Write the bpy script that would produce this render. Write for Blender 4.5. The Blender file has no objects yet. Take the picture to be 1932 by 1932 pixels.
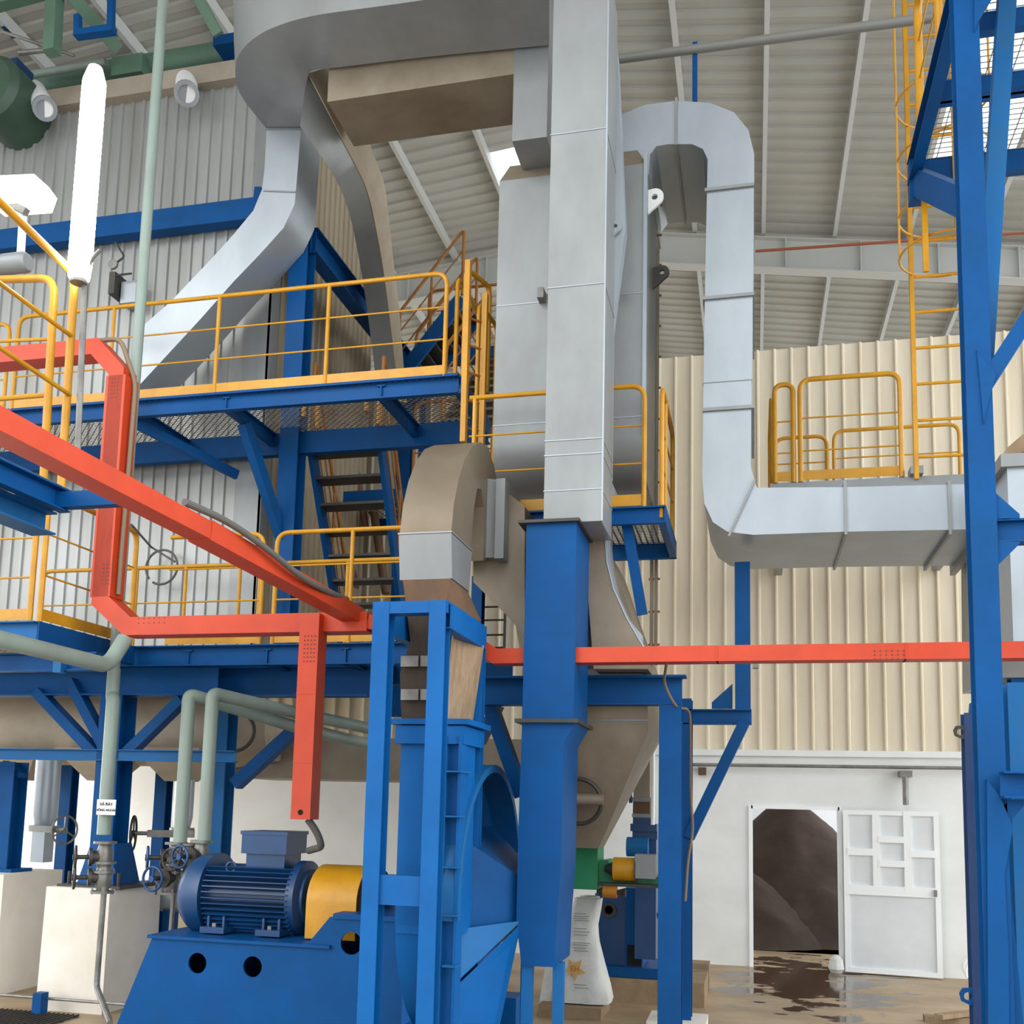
import bpy, bmesh, math, random
from mathutils import Vector, Matrix
random.seed(7)
V = Vector
Z = V((0, 0, 1)); X = V((1, 0, 0)); Y_ = V((0, 1, 0))
S = bpy.context.scene
COL = S.collection

# ------------------------------------------------------------------ camera
FP, CX, CY = 1910.0, 966.0, 1288.0
_th, _p, _ph = math.radians(13.5), math.radians(6.9), math.radians(1.32)
EYE = V((0, 0, 2.0))
_fh = V((-math.sin(_th), math.cos(_th), 0)); _r0 = V((math.cos(_th), math.sin(_th), 0))
FW = _fh * math.cos(_p) + Z * math.sin(_p); _u0 = -_fh * math.sin(_p) + Z * math.cos(_p)
RC = _r0 * math.cos(_ph) + _u0 * math.sin(_ph); UC = -_r0 * math.sin(_ph) + _u0 * math.cos(_ph)
cam = bpy.data.cameras.new('camera'); co = bpy.data.objects.new('camera', cam); COL.objects.link(co)
m = Matrix((RC, UC, -FW)).transposed().to_4x4(); m.translation = EYE
co.matrix_world = m
cam.sensor_width = 36; cam.sensor_fit = 'HORIZONTAL'; cam.lens = FP / 1932 * 36
cam.shift_y = (CY - 966) / 1932; cam.clip_end = 200
S.camera = co

# ------------------------------------------------------------------ light
S.view_settings.view_transform = 'Standard'; S.view_settings.look = 'None'
S.view_settings.exposure = 0.0; S.view_settings.gamma = 1.0
w = bpy.data.worlds.new('sky'); S.world = w; w.use_nodes = True
nt = w.node_tree; nt.nodes.clear()
out = nt.nodes.new('ShaderNodeOutputWorld'); bg = nt.nodes.new('ShaderNodeBackground')
tc = nt.nodes.new('ShaderNodeTexCoord'); sp = nt.nodes.new('ShaderNodeSeparateXYZ')
nt.links.new(tc.outputs['Generated'], sp.inputs[0])
def _wm(op, a, b=None):
    q = nt.nodes.new('ShaderNodeMath'); q.operation = op
    for k_, v_ in enumerate((a, b)):
        if v_ is None: continue
        if isinstance(v_, (int, float)): q.inputs[k_].default_value = v_
        else: nt.links.new(v_, q.inputs[k_])
    return q.outputs[0]
def lobe(d, gain):
    q = nt.nodes.new('ShaderNodeVectorMath'); q.operation = 'DOT_PRODUCT'; q.inputs[1].default_value = d
    nt.links.new(tc.outputs['Generated'], q.inputs[0]); return _wm('MULTIPLY', _wm('MAXIMUM', q.outputs['Value'], 0.0), gain)
mz = nt.nodes.new('ShaderNodeMapRange'); mz.inputs[1].default_value = -0.15; mz.inputs[2].default_value = 0.1
mz.inputs[3].default_value = 0.6; mz.inputs[4].default_value = 1.0
nt.links.new(sp.outputs[2], mz.inputs[0])
tot = _wm('ADD', _wm('ADD', _wm('ADD', lobe((-.95, -.3, .1), 2.0), lobe((.99, .05, .05), 4.2)), lobe((0, -1, 0), 0.5)), 0.62)
tot = _wm('MULTIPLY', tot, mz.outputs[0])
bg.inputs[0].default_value = (0.95, 0.98, 1.0, 1)
nt.links.new(tot, bg.inputs[1]); nt.links.new(bg.outputs[0], out.inputs[0])
sun = bpy.data.lights.new('sun', 'SUN'); sun.energy = 0.9; sun.angle = math.radians(35); sun.color = (1.0, 0.96, 0.9)
so = bpy.data.objects.new('sun', sun); COL.objects.link(so)
so.rotation_euler = V((0.55, 0.75, -0.42)).to_track_quat('-Z', 'Y').to_euler()

al = bpy.data.lights.new('side_fill', 'AREA'); al.shape = 'RECTANGLE'; al.size = 5; al.size_y = 2.4; al.energy = 420; al.color = (1, .98, .94)  # added unseen fill at the left, brightens the wall under the walkway
ao = bpy.data.objects.new('side_fill', al); COL.objects.link(ao); ao.location = (-13.5, 11.6, 1.4)
ao.rotation_euler = V((1, .22, .03)).to_track_quat('-Z', 'Z').to_euler()
# ------------------------------------------------------------------ helpers
def ray(x, y): return FW + RC * ((x - CX) / FP) - UC * ((y - CY) / FP)
def P(x, y, Y): d = ray(x, y); return EYE + d * (Y / d.y)
def PZ(x, y, z): d = ray(x, y); return EYE + d * ((z - 2.0) / d.z)
def PX(x, y, Xv): d = ray(x, y); return EYE + d * (Xv / d.x)

def lin(h):
    h = h.lstrip('#'); c = [int(h[i:i + 2], 16) / 255 for i in (0, 2, 4)]
    return [(v / 12.92 if v <= .04045 else ((v + .055) / 1.055) ** 2.4) for v in c] + [1]

def mat(name, col, rough=.5, metal=0.0, col2=None, scale=2.0, amt=.5, stretch=(1, 1, 1), bump=0.0, emit=0.0, spec=.5):
    m = bpy.data.materials.new(name); m.use_nodes = True; n = m.node_tree; b = n.nodes['Principled BSDF']
    b.inputs['Base Color'].default_value = lin(col); b.inputs['Roughness'].default_value = rough
    b.inputs['Metallic'].default_value = metal; b.inputs['Specular IOR Level'].default_value = spec
    if emit:
        b.inputs['Emission Color'].default_value = lin(col); b.inputs['Emission Strength'].default_value = emit
    if col2:
        g = n.nodes.new('ShaderNodeNewGeometry'); mp = n.nodes.new('ShaderNodeMapping'); mp.inputs['Scale'].default_value = stretch
        no = n.nodes.new('ShaderNodeTexNoise'); no.inputs['Scale'].default_value = scale; no.inputs['Detail'].default_value = 6
        no.inputs['Roughness'].default_value = .62
        n.links.new(g.outputs['Position'], mp.inputs[0]); n.links.new(mp.outputs[0], no.inputs['Vector'])
        r = n.nodes.new('ShaderNodeMapRange'); r.inputs[1].default_value = .35; r.inputs[2].default_value = .72
        r.inputs[4].default_value = amt; n.links.new(no.outputs[0], r.inputs[0])
        mi = n.nodes.new('ShaderNodeMix'); mi.data_type = 'RGBA'
        mi.inputs[6].default_value = lin(col); mi.inputs[7].default_value = lin(col2)
        n.links.new(r.outputs[0], mi.inputs[0]); n.links.new(mi.outputs[2], b.inputs['Base Color'])
        if bump:
            bp = n.nodes.new('ShaderNodeBump'); bp.inputs['Strength'].default_value = bump; bp.inputs['Distance'].default_value = .03
            n.links.new(no.outputs[0], bp.inputs['Height']); n.links.new(bp.outputs[0], b.inputs['Normal'])
    return m

BLUE = mat('blue_paint', '#034c8a', .5, 0, '#093f6e', 1.6, .8, spec=.15)
BLUE_P = mat('blue_pale_paint', '#1062a2', .5, 0, '#2a5f88', 2.5, .8, spec=.2)
MOTORB = mat('motor_blue', '#12406f', .35, 0, '#0c2f54', 3, .6)
YEL = mat('yellow_paint', '#cb9210', .4, 0, '#a8700e', 5, .6)
YEL_D = mat('shaded_yellow_paint', '#a5691c', .5, 0, '#74421a', 5, .8)  # the rail yellow darkened, shade of the far stairs put into the colour
ORA = mat('orange_paint', '#c63e15', .5, 0, '#a8300f', 2.2, .7)
GALV = mat('galvanized_sheet', '#8f9394', .42, .35, '#7d8080', 1.7, .9, (1, 1, .5), .08)
GALV_L = mat('bright_galvanized_sheet', '#a9b2b9', .38, .4, '#939ba2', 1.4, .8, (1, 1, .5), .06)
GALV_B = mat('stained_galvanized_sheet', '#928877', .5, .25, '#6d5d49', 1.3, .9, (1, 1, .8), .08)
TRIMB = mat('weathered_flashing', '#a59c8e', .6, .1, '#877a68', 1.5, .8)
JOINT = mat('dark_joint_fabric', '#3f342b', .85, 0, '#231d19', 4, .9, (1, 1, .5), .3)
TANP = mat('tan_insulation_sheet', '#b5ab9a', .55, .1, '#93836c', 1.0, .8, (1, 1, 2))
ELB = mat('browned_elbow_sheet', '#7f7464', .45, .3, '#6a5c49', 1.6, .8)
LSIDE = mat('lit_stained_side_sheet', '#b3a793', .5, .1, '#93826a', 1.5, .8)  # brownish stain, kept lighter to paint in light from the right
BOIL = mat('boiler_cladding_sheet', '#a5a9a9', .4, .3, '#85837c', .8, .9, (1.5, 1, .25), .04)
BOIL_S = mat('boiler_side_cladding_sheet', '#a1957f', .5, .1, '#807059', .9, .8, (1, 1, .3))
CREAM = mat('cream_cladding', '#ded4be', .32, 0, '#c3b69b', 1.6, .7, (3, 1, .25))
WHITE = mat('white_masonry_paint', '#e4e6e4', .8, 0, '#c4c5c1', .9, .5, (1, 1, 1.5))
CONC_W = mat('white_painted_concrete', '#e6e3da', .8, 0, '#bfae92', 1.2, .5)
FLOOR = mat('worn_concrete_floor', '#b09a7c', .55, 0, '#7c6547', .8, .9, (1, 2, 1), .05)
ROOF = mat('roof_sheet', '#b4b4ae', .6, 0, '#9d9c93', .5, .6)
RSTEEL = mat('grey_roof_steel', '#bfc1be', .5, 0)
GRN = mat('green_pipe_paint', '#8a9d92', .45, 0, '#7d8580', 3, .8, (1, 1, .4))
DRUMG = mat('deep_green_paint', '#3c5545', .5, 0, '#2e4338', 2, .7)
BLUE_B = mat('fresh_blue_paint', '#075ea4', .5, 0, '#094f8c', 1.6, .8, spec=.2)
GRN_D = mat('dark_green_paint', '#5d7d69', .5, 0, '#4b6757', 2, .7)
GRN_M = mat('machine_green', '#1f7a4a', .45, 0, '#2f8d63', 2, .6)
IRON = mat('dark_iron', '#3b3a38', .5, .4, '#57514a', 4, .6)
BLACK = mat('black_opening', '#0c0c0d', .9)
STEEL = mat('valve_steel', '#8b8a86', .45, .5, '#5f5c57', 6, .8)
RUST = mat('rusty_brown_fabric', '#6c5138', .8, 0, '#45352a', 3, .9, (1, 1, .5), .2)
HEAP = mat('dark_fuel_heap', '#41322a', .95, 0, '#2c211b', 2.5, .9, (1, 1, 1), .6)
SACK = mat('white_woven_sack', '#d6d7d2', .75, 0, '#b9bab4', 5, .6, (1, 1, 1), .5)
INK = mat('grey_ink', '#8a8c8c', .8); INKO = mat('orange_ink', '#d0a15c', .8); INKD = mat('dark_ink', '#3c3c3a', .8)
WOOD = mat('weathered_wood', '#9a8468', .8, 0, '#6f5a42', 5, .8, (1, 4, 1))
PLATE = mat('white_sign_plate', '#dfe1dd', .5)
TUBE = mat('lit_diffuser', '#f4fbff', .4, emit=26)
FLOOD = mat('lit_flood_lens', '#ffffff', .4, emit=2.2)
WHT = mat('white_enamel', '#f0f3f4', .45)
CABLE = mat('grey_cable', '#5c5a55', .6); CABLE_B = mat('brown_cable', '#7d6a55', .6)
TARP = mat('cream_panel', '#e2d3ae', .7, 0, '#cbb88e', 2, .5)
EXPM = mat('expanded_metal', '#6d655c', .6, .2, '#8d8478', 3, .6)

class MB:
    def __init__(s): s.v = []; s.f = []; s.sm = []
    def add(s, vs, fs, smooth=False):
        o = len(s.v); s.v += [V(a) for a in vs]
        for f in fs: s.f.append([i + o for i in f]); s.sm.append(smooth)
        return s
    def box(s, a, b):
        x0, x1 = sorted((a[0], b[0])); y0, y1 = sorted((a[1], b[1])); z0, z1 = sorted((a[2], b[2]))
        return s.add([(x0, y0, z0), (x1, y0, z0), (x1, y1, z0), (x0, y1, z0), (x0, y0, z1), (x1, y0, z1), (x1, y1, z1), (x0, y1, z1)],
                     [(0, 3, 2, 1), (4, 5, 6, 7), (0, 1, 5, 4), (1, 2, 6, 5), (2, 3, 7, 6), (3, 0, 4, 7)])
    def frame(s, p, q, up):
        d = (q - p).normalized(); up = V(up)
        if abs(d.dot(up)) > .98: up = Y_ if abs(d.y) < .9 else X
        r = d.cross(up).normalized(); u = r.cross(d).normalized(); return d, r, u
    def beam(s, p, q, w_, h, up=Z, off=(0, 0)):
        p, q = V(p), V(q); d, r, u = s.frame(p, q, up); vs = []
        for c in (p, q):
            for a, b in ((-1, -1), (1, -1), (1, 1), (-1, 1)): vs.append(c + r * (a * w_ / 2 + off[0]) + u * (b * h / 2 + off[1]))
        return s.add(vs, [(3, 2, 1, 0), (4, 5, 6, 7), (0, 1, 5, 4), (1, 2, 6, 5), (2, 3, 7, 6), (3, 0, 4, 7)])
    def ibeam(s, p, q, w_, h, t=.014, up=Z):
        s.beam(p, q, w_, t, up, (0, h / 2 - t / 2)); s.beam(p, q, w_, t, up, (0, -h / 2 + t / 2)); return s.beam(p, q, t, h - 2 * t, up)
    def chan(s, p, q, w_, h, t=.012, up=Z, side=1):
        s.beam(p, q, w_, t, up, (0, h / 2 - t / 2)); s.beam(p, q, w_, t, up, (0, -h / 2 + t / 2)); return s.beam(p, q, t, h - 2 * t, up, (side * (w_ / 2 - t / 2), 0))
    def sweep(s, pts, r, n=10, closed=False):
        pts = [V(a) for a in pts]; k = len(pts); rings = []; prev = None
        for i, c in enumerate(pts):
            if closed: t = (pts[(i + 1) % k] - pts[i - 1]).normalized()
            else: t = ((pts[i + 1] if i < k - 1 else c) - (pts[i - 1] if i else c)).normalized()
            if prev is None:
                a = Z if abs(t.z) < .9 else X; u = t.cross(a).normalized()
            else: u = (prev - t * prev.dot(t)).normalized()
            prev = u; v = t.cross(u); rr = r[i] if isinstance(r, (list, tuple)) else r
            rings.append([c + (u * math.cos(6.28318 * j / n) + v * math.sin(6.28318 * j / n)) * rr for j in range(n)])
        o = len(s.v); s.v += [a for g in rings for a in g]
        for i in range(k if closed else k - 1):
            a, b = i * n, ((i + 1) % k) * n
            for j in range(n): s.f.append([o + a + j, o + a + (j + 1) % n, o + b + (j + 1) % n, o + b + j]); s.sm.append(True)
        if not closed:
            s.f.append([o + j for j in range(n)][::-1]); s.sm.append(False)
            s.f.append([o + (k - 1) * n + j for j in range(n)]); s.sm.append(False)
        return s
    def tube(s, p, q, r, n=12): return s.sweep([p, q], r, n)
    def pipe(s, pts, r, R=.1, n=10, seg=5):
        pts = [V(a) for a in pts]; o = [pts[0]]
        for i in range(1, len(pts) - 1):
            a, b, c = pts[i - 1], pts[i], pts[i + 1]
            d1, d2 = (a - b), (c - b); l = min(R, d1.length * .49, d2.length * .49)
            p, q = b + d1.normalized() * l, b + d2.normalized() * l
            for j in range(seg + 1):
                t = j / seg; o.append(p * (1 - t) ** 2 + b * 2 * t * (1 - t) + q * t * t)
        o.append(pts[-1]); return s.sweep(o, r, n)
    def prism(s, pts, vec, smooth=False):
        pts = [V(a) for a in pts]; n = len(pts); vec = V(vec)
        nrm = V((0, 0, 0))
        for i in range(n): nrm += pts[i].cross(pts[(i + 1) % n])
        if nrm.dot(vec) > 0: pts = pts[::-1]
        fs = [list(range(n)), list(range(2 * n - 1, n - 1, -1))]
        s.add(pts + [a + vec for a in pts], fs)
        o = len(s.v) - 2 * n
        for i in range(n):
            j = (i + 1) % n; s.f.append([o + i, o + n + i, o + n + j, o + j]); s.sm.append(smooth)
        return s
    def loft(s, secs, smooth=False, cap=True):
        n = len(secs[0]); o = len(s.v); s.v += [V(a) for g in secs for a in g]
        for i in range(len(secs) - 1):
            for j in range(n):
                a, b = o + i * n, o + (i + 1) * n; s.f.append([a + j, a + (j + 1) % n, b + (j + 1) % n, b + j]); s.sm.append(smooth)
        if cap: s.f.append([o + j for j in range(n)][::-1]); s.sm.append(False); s.f.append([o + (len(secs) - 1) * n + j for j in range(n)]); s.sm.append(False)
        return s
    def loftc(s, secs, k=4):
        """loft with Catmull-Rom interpolation between sections"""
        secs = [[V(a) for a in g] for g in secs]; n = len(secs); o = []
        for i in range(n - 1):
            p0, p1, p2, p3 = secs[max(i - 1, 0)], secs[i], secs[i + 1], secs[min(i + 2, n - 1)]
            for q in range(k):
                t = q / k
                o.append([(b * 2 + (c - a) * t + (a * 2 - b * 5 + c * 4 - d) * t * t + (b * 3 - a - c * 3 + d) * t ** 3) * .5 for a, b, c, d in zip(p0, p1, p2, p3)])
        o.append(secs[-1]); return s.loft(o)
    def ribbon(s, pts, h, y0, y1):
        """mitred strip: pts = (x, z) polyline, h = height, between depths y0 and y1"""
        n = len(pts); pts = [V((a, b)) for a, b in pts]; up = []; dn = []
        for i in range(n):
            d1 = (pts[i] - pts[i - 1]).normalized() if i else (pts[1] - pts[0]).normalized()
            d2 = (pts[i + 1] - pts[i]).normalized() if i < n - 1 else d1
            n1 = V((-d1.y, d1.x)); n2 = V((-d2.y, d2.x)); m = (n1 + n2).normalized(); l = h / 2 / max(.3, m.dot(n1))
            up.append(pts[i] + m * l); dn.append(pts[i] - m * l)
        return s.prism([(a.x, y0, a.y) for a in up + dn[::-1]], (0, y1 - y0, 0))
    def lathe(s, c, ax, prof, n=28):
        ax = V(ax).normalized(); a = Z if abs(ax.z) < .9 else X; u = ax.cross(a).normalized(); v = ax.cross(u)
        secs = [[V(c) + ax * t + (u * math.cos(6.28318 * j / n) + v * math.sin(6.28318 * j / n)) * max(r, .0005) for j in range(n)] for t, r in prof]
        return s.loft(secs, True)
    def torus(s, c, ax, R, r, n=24, k=8, a0=0, a1=360):
        ax = V(ax).normalized(); a = Z if abs(ax.z) < .9 else X; u = ax.cross(a).normalized(); v = ax.cross(u)
        full = a1 - a0 >= 360; m_ = n if full else n + 1
        pts = [V(c) + (u * math.cos(math.radians(a0 + (a1 - a0) * i / n)) + v * math.sin(math.radians(a0 + (a1 - a0) * i / n))) * R for i in range(m_)]
        return s.sweep(pts, r, k, full)
    def plate_hole(s, outer, c, rad, vec, n=32):
        """convex outer polygon with a round hole; vec = thickness"""
        outer = [V(a) for a in outer]; c = V(c); vec = V(vec); nn = vec.normalized()
        u = (outer[0] - c); u = (u - nn * u.dot(nn)).normalized(); v = nn.cross(u)
        def hit(a):
            d = u * math.cos(a) + v * math.sin(a); best = None
            for i in range(len(outer)):
                p, q = outer[i], outer[(i + 1) % len(outer)]; e = q - p
                den = d.cross(e).dot(nn)
                if abs(den) < 1e-9: continue
                t = (p - c).cross(e).dot(nn) / den; w2 = (p - c).cross(d).dot(nn) / den
                if t > 0 and -1e-6 <= w2 <= 1 + 1e-6 and (best is None or t > best): best = t
            return c + d * (best or rad * 2)
        angs = [6.28318 * i / n for i in range(n)]
        for p in outer:
            a = math.atan2((p - c).dot(v), (p - c).dot(u)) % 6.28318
            j = min(range(len(angs)), key=lambda i: abs(angs[i] - a)); angs[j] = a
        angs.sort()
        O = [hit(a) for a in angs]; I = [c + (u * math.cos(a) + v * math.sin(a)) * rad for a in angs]
        vs = O + I + [a + vec for a in O] + [a + vec for a in I]; fs = []
        for i in range(n):
            j = (i + 1) % n
            fs += [(i, n + i, n + j, j), (2 * n + i, 2 * n + j, 3 * n + j, 3 * n + i), (i, j, 2 * n + j, 2 * n + i), (n + i, 3 * n + i, 3 * n + j, n + j)]
        return s.add(vs, fs)
    def build(s, name, m_, parent=None, origin=None):
        if parent is not None: org = V(parent['_o']) if '_o' in parent else V((0, 0, 0))
        elif origin is not None: org = V(origin)
        else:
            lo = [min(a[i] for a in s.v) for i in range(3)]; hi = [max(a[i] for a in s.v) for i in range(3)]
            org = V(((lo[0] + hi[0]) / 2, (lo[1] + hi[1]) / 2, lo[2]))
        me = bpy.data.meshes.new(name); me.from_pydata([a - org for a in s.v], [], s.f)
        me.polygons.foreach_set('use_smooth', s.sm)
        bm = bmesh.new(); bm.from_mesh(me); bmesh.ops.recalc_face_normals(bm, faces=bm.faces)
        for f in bm.faces: f.smooth = True
        for e in bm.edges:
            if len(e.link_faces) != 2 or e.calc_face_angle(0) > .56: e.smooth = False
        bm.to_mesh(me); bm.free()
        me.materials.append(m_); me.update()
        o = bpy.data.objects.new(name, me); COL.objects.link(o)
        if parent is not None: o.parent = parent; ORG[o.name] = org
        else: o.location = org
        return o

ORG = {}
def thing(name, label, cat, loc, group=None):
    o = bpy.data.objects.new(name, None); COL.objects.link(o); o.location = loc; o.empty_display_size = .1
    o['label'] = label; o['category'] = cat
    if group: o['group'] = group
    o['_o'] = list(loc); THINGS.append(o); return o
THINGS = []
def tag(o, label, cat, group=None, kind=None):
    o['label'] = label; o['category'] = cat
    if group: o['group'] = group
    if kind: o['kind'] = kind
    return o
def struct(o): o['kind'] = 'structure'; return o
def sub(mb, name, m_, parent):
    """sub-part: child of a part; parts sit at the thing's origin"""
    o = mb.build(name, m_, None, ORG[parent.name]); o.location = (0, 0, 0); o.parent = parent; ORG[o.name] = ORG[parent.name]; return o
def copy_tree(o, parent=None):
    c = o.copy(); COL.objects.link(c)
    if parent: c.parent = parent
    for ch in list(o.children): copy_tree(ch, c)
    return c
def text(s, size, m_, parent, loc, rot, name='lettering', ext=.002):
    cu = bpy.data.curves.new(name, 'FONT'); cu.body = s; cu.size = size; cu.extrude = ext; cu.align_x = 'CENTER'; cu.align_y = 'CENTER'
    t = bpy.data.objects.new('tmp', cu); COL.objects.link(t)
    bpy.context.view_layer.update(); dg = bpy.context.evaluated_depsgraph_get()
    me = bpy.data.meshes.new_from_object(t.evaluated_get(dg)); bpy.data.objects.remove(t)
    me.materials.clear(); me.materials.append(m_)
    me.transform(Matrix.Translation(V(loc) - V(parent['_o'])) @ rot.to_matrix().to_4x4())
    o = bpy.data.objects.new(name, me); COL.objects.link(o); o.parent = parent; return o

def railing(label, p, q, H=1.05, posts=(), mids=(.36, .68), toe=True, ends='rr', r=.022, rm=.009, m_=YEL, group=None, name='guard_railing', drop=0.0, toeh=.1):
    p, q = V(p), V(q); t = thing(name, label, 'railing', p, group); h = Z * H; dn = Z * drop
    pts = ([p - dn] if ends[0] != '-' else []) + [p + h, q + h] + ([q - dn] if ends[1] != '-' else [])
    MB().pipe(pts, r, .13 if 'r' in ends else .03).build('top_rail', m_, t)
    for f in posts:
        c = p.lerp(q, f); MB().tube(c - dn, c + h, r * .9, 10).build('post', m_, t)
    for f in mids: MB().tube(p + h * f, q + h * f, rm, 8).build('mid_rail', m_, t)
    if toe:
        MB().beam(p + Z * (toeh / 2 + .02), q + Z * (toeh / 2 + .02), .006, toeh).build('toe_board', m_, t)
    return t

def grating(mb, x0, x1, y0, y1, z, sx=.045, sy=.045, h=.025, t=.006, diag=False):
    if diag:
        n = int((x1 - x0 + (y1 - y0)) / sx)
        for i in range(n):
            for sg in (1, -1):
                a = x0 + i * sx - (0 if sg > 0 else 0); L = y1 - y0
                xa, xb = (a - L, a) if sg > 0 else (a, a - L)
                # clip to rectangle
                ya, yb = y0, y1; xs, ys, xe, ye = xa, ya, xb, yb
                def clip(xs, ys, xe, ye):
                    pts = []
                    for (px_, py_, qx, qy) in ((xs, ys, xe, ye), (xe, ye, xs, ys)):
                        if px_ < x0:
                            if qx <= x0: return None
                            k = (x0 - px_) / (qx - px_); px_, py_ = x0, py_ + (qy - py_) * k
                        elif px_ > x1:
                            if qx >= x1: return None
                            k = (x1 - px_) / (qx - px_); px_, py_ = x1, py_ + (qy - py_) * k
                        pts.append((px_, py_))
                    return pts
                c = clip(xs, ys, xe, ye)
                if c: mb.beam((c[0][0], c[0][1], z), (c[1][0], c[1][1], z), t, h * .3)
        return mb
    x = x0
    while x <= x1: mb.box((x - t / 2, y0, z - h / 2), (x + t / 2, y1, z + h / 2)); x += sx
    y = y0
    while y <= y1: mb.box((x0, y - t / 2, z - h / 2), (x1, y + t / 2, z)); y += sy
    return mb

def rib_sheet(a, b, up, nrm, pitch, depth, wr, fl=.3):
    """sheet from a to b (profile direction), extended by vector up; trapezoid ribs raised along nrm"""
    a, b, up, nrm = V(a), V(b), V(up), V(nrm); L = (b - a).length; d = (b - a) / L; mb = MB(); pr = []; n = max(1, round(L / pitch)); pitch = L / n
    for i in range(n):
        s0 = i * pitch; s1 = s0 + pitch - wr - depth * fl * 2
        pr += [(s0, 0), (s1, 0), (s1 + depth * fl, depth), (s1 + depth * fl + wr, depth)]
    pr.append((n * pitch, 0))
    k = len(pr); vs = [a + d * s_ + nrm * h for s_, h in pr] + [a + d * s_ + nrm * h + up for s_, h in pr]
    mb.add(vs, [(i, i + 1, k + i + 1, k + i) for i in range(k - 1)]); return mb

# ================================================================== SETTING
WY = 13.8
fl = MB().box((-17, -3, -.12), (9, 34, 0)).build('floor', FLOOR); struct(fl)
# wet patches on the floor near the door: their own shapes in the material
n = FLOOR.node_tree; b = n.nodes['Principled BSDF']; g = n.nodes.new('ShaderNodeNewGeometry'); s_ = n.nodes.new('ShaderNodeSeparateXYZ')
n.links.new(g.outputs['Position'], s_.inputs[0])
def mth(op, a, b_=None, c=None):
    q = n.nodes.new('ShaderNodeMath'); q.operation = op
    for i, v in enumerate((a, b_, c)):
        if v is None: continue
        if isinstance(v, (int, float)): q.inputs[i].default_value = v
        else: n.links.new(v, q.inputs[i])
    return q.outputs[0]
dx = mth('MULTIPLY', mth('SUBTRACT', s_.outputs[0], .6), .62); dy = mth('MULTIPLY', mth('SUBTRACT', s_.outputs[1], 12.9), .27)
dist = mth('SQRT', mth('ADD', mth('MULTIPLY', dx, dx), mth('MULTIPLY', dy, dy)))
nz = n.nodes.new('ShaderNodeTexNoise'); nz.inputs['Scale'].default_value = 2.4; nz.inputs['Detail'].default_value = 5
mp = n.nodes.new('ShaderNodeMapping'); mp.inputs['Scale'].default_value = (.8, 1.1, 1); n.links.new(g.outputs['Position'], mp.inputs[0]); n.links.new(mp.outputs[0], nz.inputs['Vector'])
wet = mth('SUBTRACT', mth('MULTIPLY', nz.outputs[0], 1.9), dist)
mr = n.nodes.new('ShaderNodeMapRange'); mr.inputs[1].default_value = .42; mr.inputs[2].default_value = .5; n.links.new(wet, mr.inputs[0])
mi = n.nodes.new('ShaderNodeMix'); mi.data_type = 'RGBA'; mi.inputs[7].default_value = lin('#4a3624')
old = b.inputs['Base Color'].links[0].from_socket; n.links.new(old, mi.inputs[6]); n.links.new(mr.outputs[0], mi.inputs[0]); n.links.new(mi.outputs[2], b.inputs['Base Color'])
rr = n.nodes.new('ShaderNodeMapRange'); rr.inputs[3].default_value = .5; rr.inputs[4].default_value = .08; n.links.new(mr.outputs[0], rr.inputs[0]); n.links.new(rr.outputs[0], b.inputs['Roughness'])

dx0, dx1 = P(1418, 1700, WY).x, P(1586, 1700, WY).x; dz = 2.03
wb = MB().box((-15, WY, 0), (dx0, WY + .15, 2.74)).box((dx1, WY, 0), (8, WY + .15, 2.74)).box((dx0, WY, dz), (dx1, WY + .15, 2.74))
struct(wb.build('wall_back', WHITE))
struct(MB().box((-15, WY - .05, 2.72), (8, WY + .2, 2.80)).build('trim_1', WHITE))
cl = rib_sheet((-15, WY + .02, 2.80), (8, WY + .02, 2.80), (0, 0, 5.55), (0, -1, 0), .225, .035, .018, .5)
struct(cl.build('wall_back_cladding', CREAM)); 
mb = MB()
for a, c in (((dx0 - .03, WY - .03, 0), (dx0 + .02, WY + .16, dz + .04)), ((dx1 - .02, WY - .03, 0), (dx1 + .03, WY + .16, dz + .04)), ((dx0, WY - .03, dz), (dx1, WY + .16, dz + .04))): mb.box(a, c)
struct(mb.build('trim_2', WHT))
# open door leaf
hz = 2.02; L0 = V((dx1 + .04, WY - .06, .02)); L1 = V((dx1 + 1.17, WY - .17, .02)); dd = (L1 - L0); W_ = dd.length; d_ = dd / W_; nn = V((d_.y, -d_.x, 0))
def lf(u0, u1, z0, z1, t0=0, t1=.04):
    a = L0 + d_ * (u0 * W_); return MB(), a
leaf = MB()
def lbox(mb, u0, u1, z0, z1, t0, t1):
    pts = [L0 + d_ * (u * W_) + Z * zz + nn * t0 for u, zz in ((u0, z0), (u1, z0), (u1, z1), (u0, z1))]; return mb.prism(pts, nn * (t1 - t0))
for a in ((0, .055, 0, hz), (.945, 1, 0, hz), (0, 1, 0, .06), (0, 1, hz - .06, hz), (0, 1, .96, 1.08),
          (.31, .385, 1.0, hz), (.635, .71, 1.0, hz), (.04, .33, 1.45, 1.54), (.69, .97, 1.45, 1.54), (.37, .65, 1.32, 1.40), (.37, .65, 1.62, 1.70)):
    DT = globals().get('DT', .045) + .0012; lbox(leaf, *a[:2], *a[2:], 0, DT)
door = struct(leaf.build('door_1', WHT))
ORG[door.name] = door.location.copy()
sub(lbox(MB(), .03, .97, .03, hz - .03, .008, .02), 'door_panel', mat('grey_white_door_panel', '#dde2e4', .5, 0, '#c8cdce', 2, .6), door)
sub(lbox(MB(), .93, .96, .98, 1.06, .045, .09), 'door_handle', STEEL, door)

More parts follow.
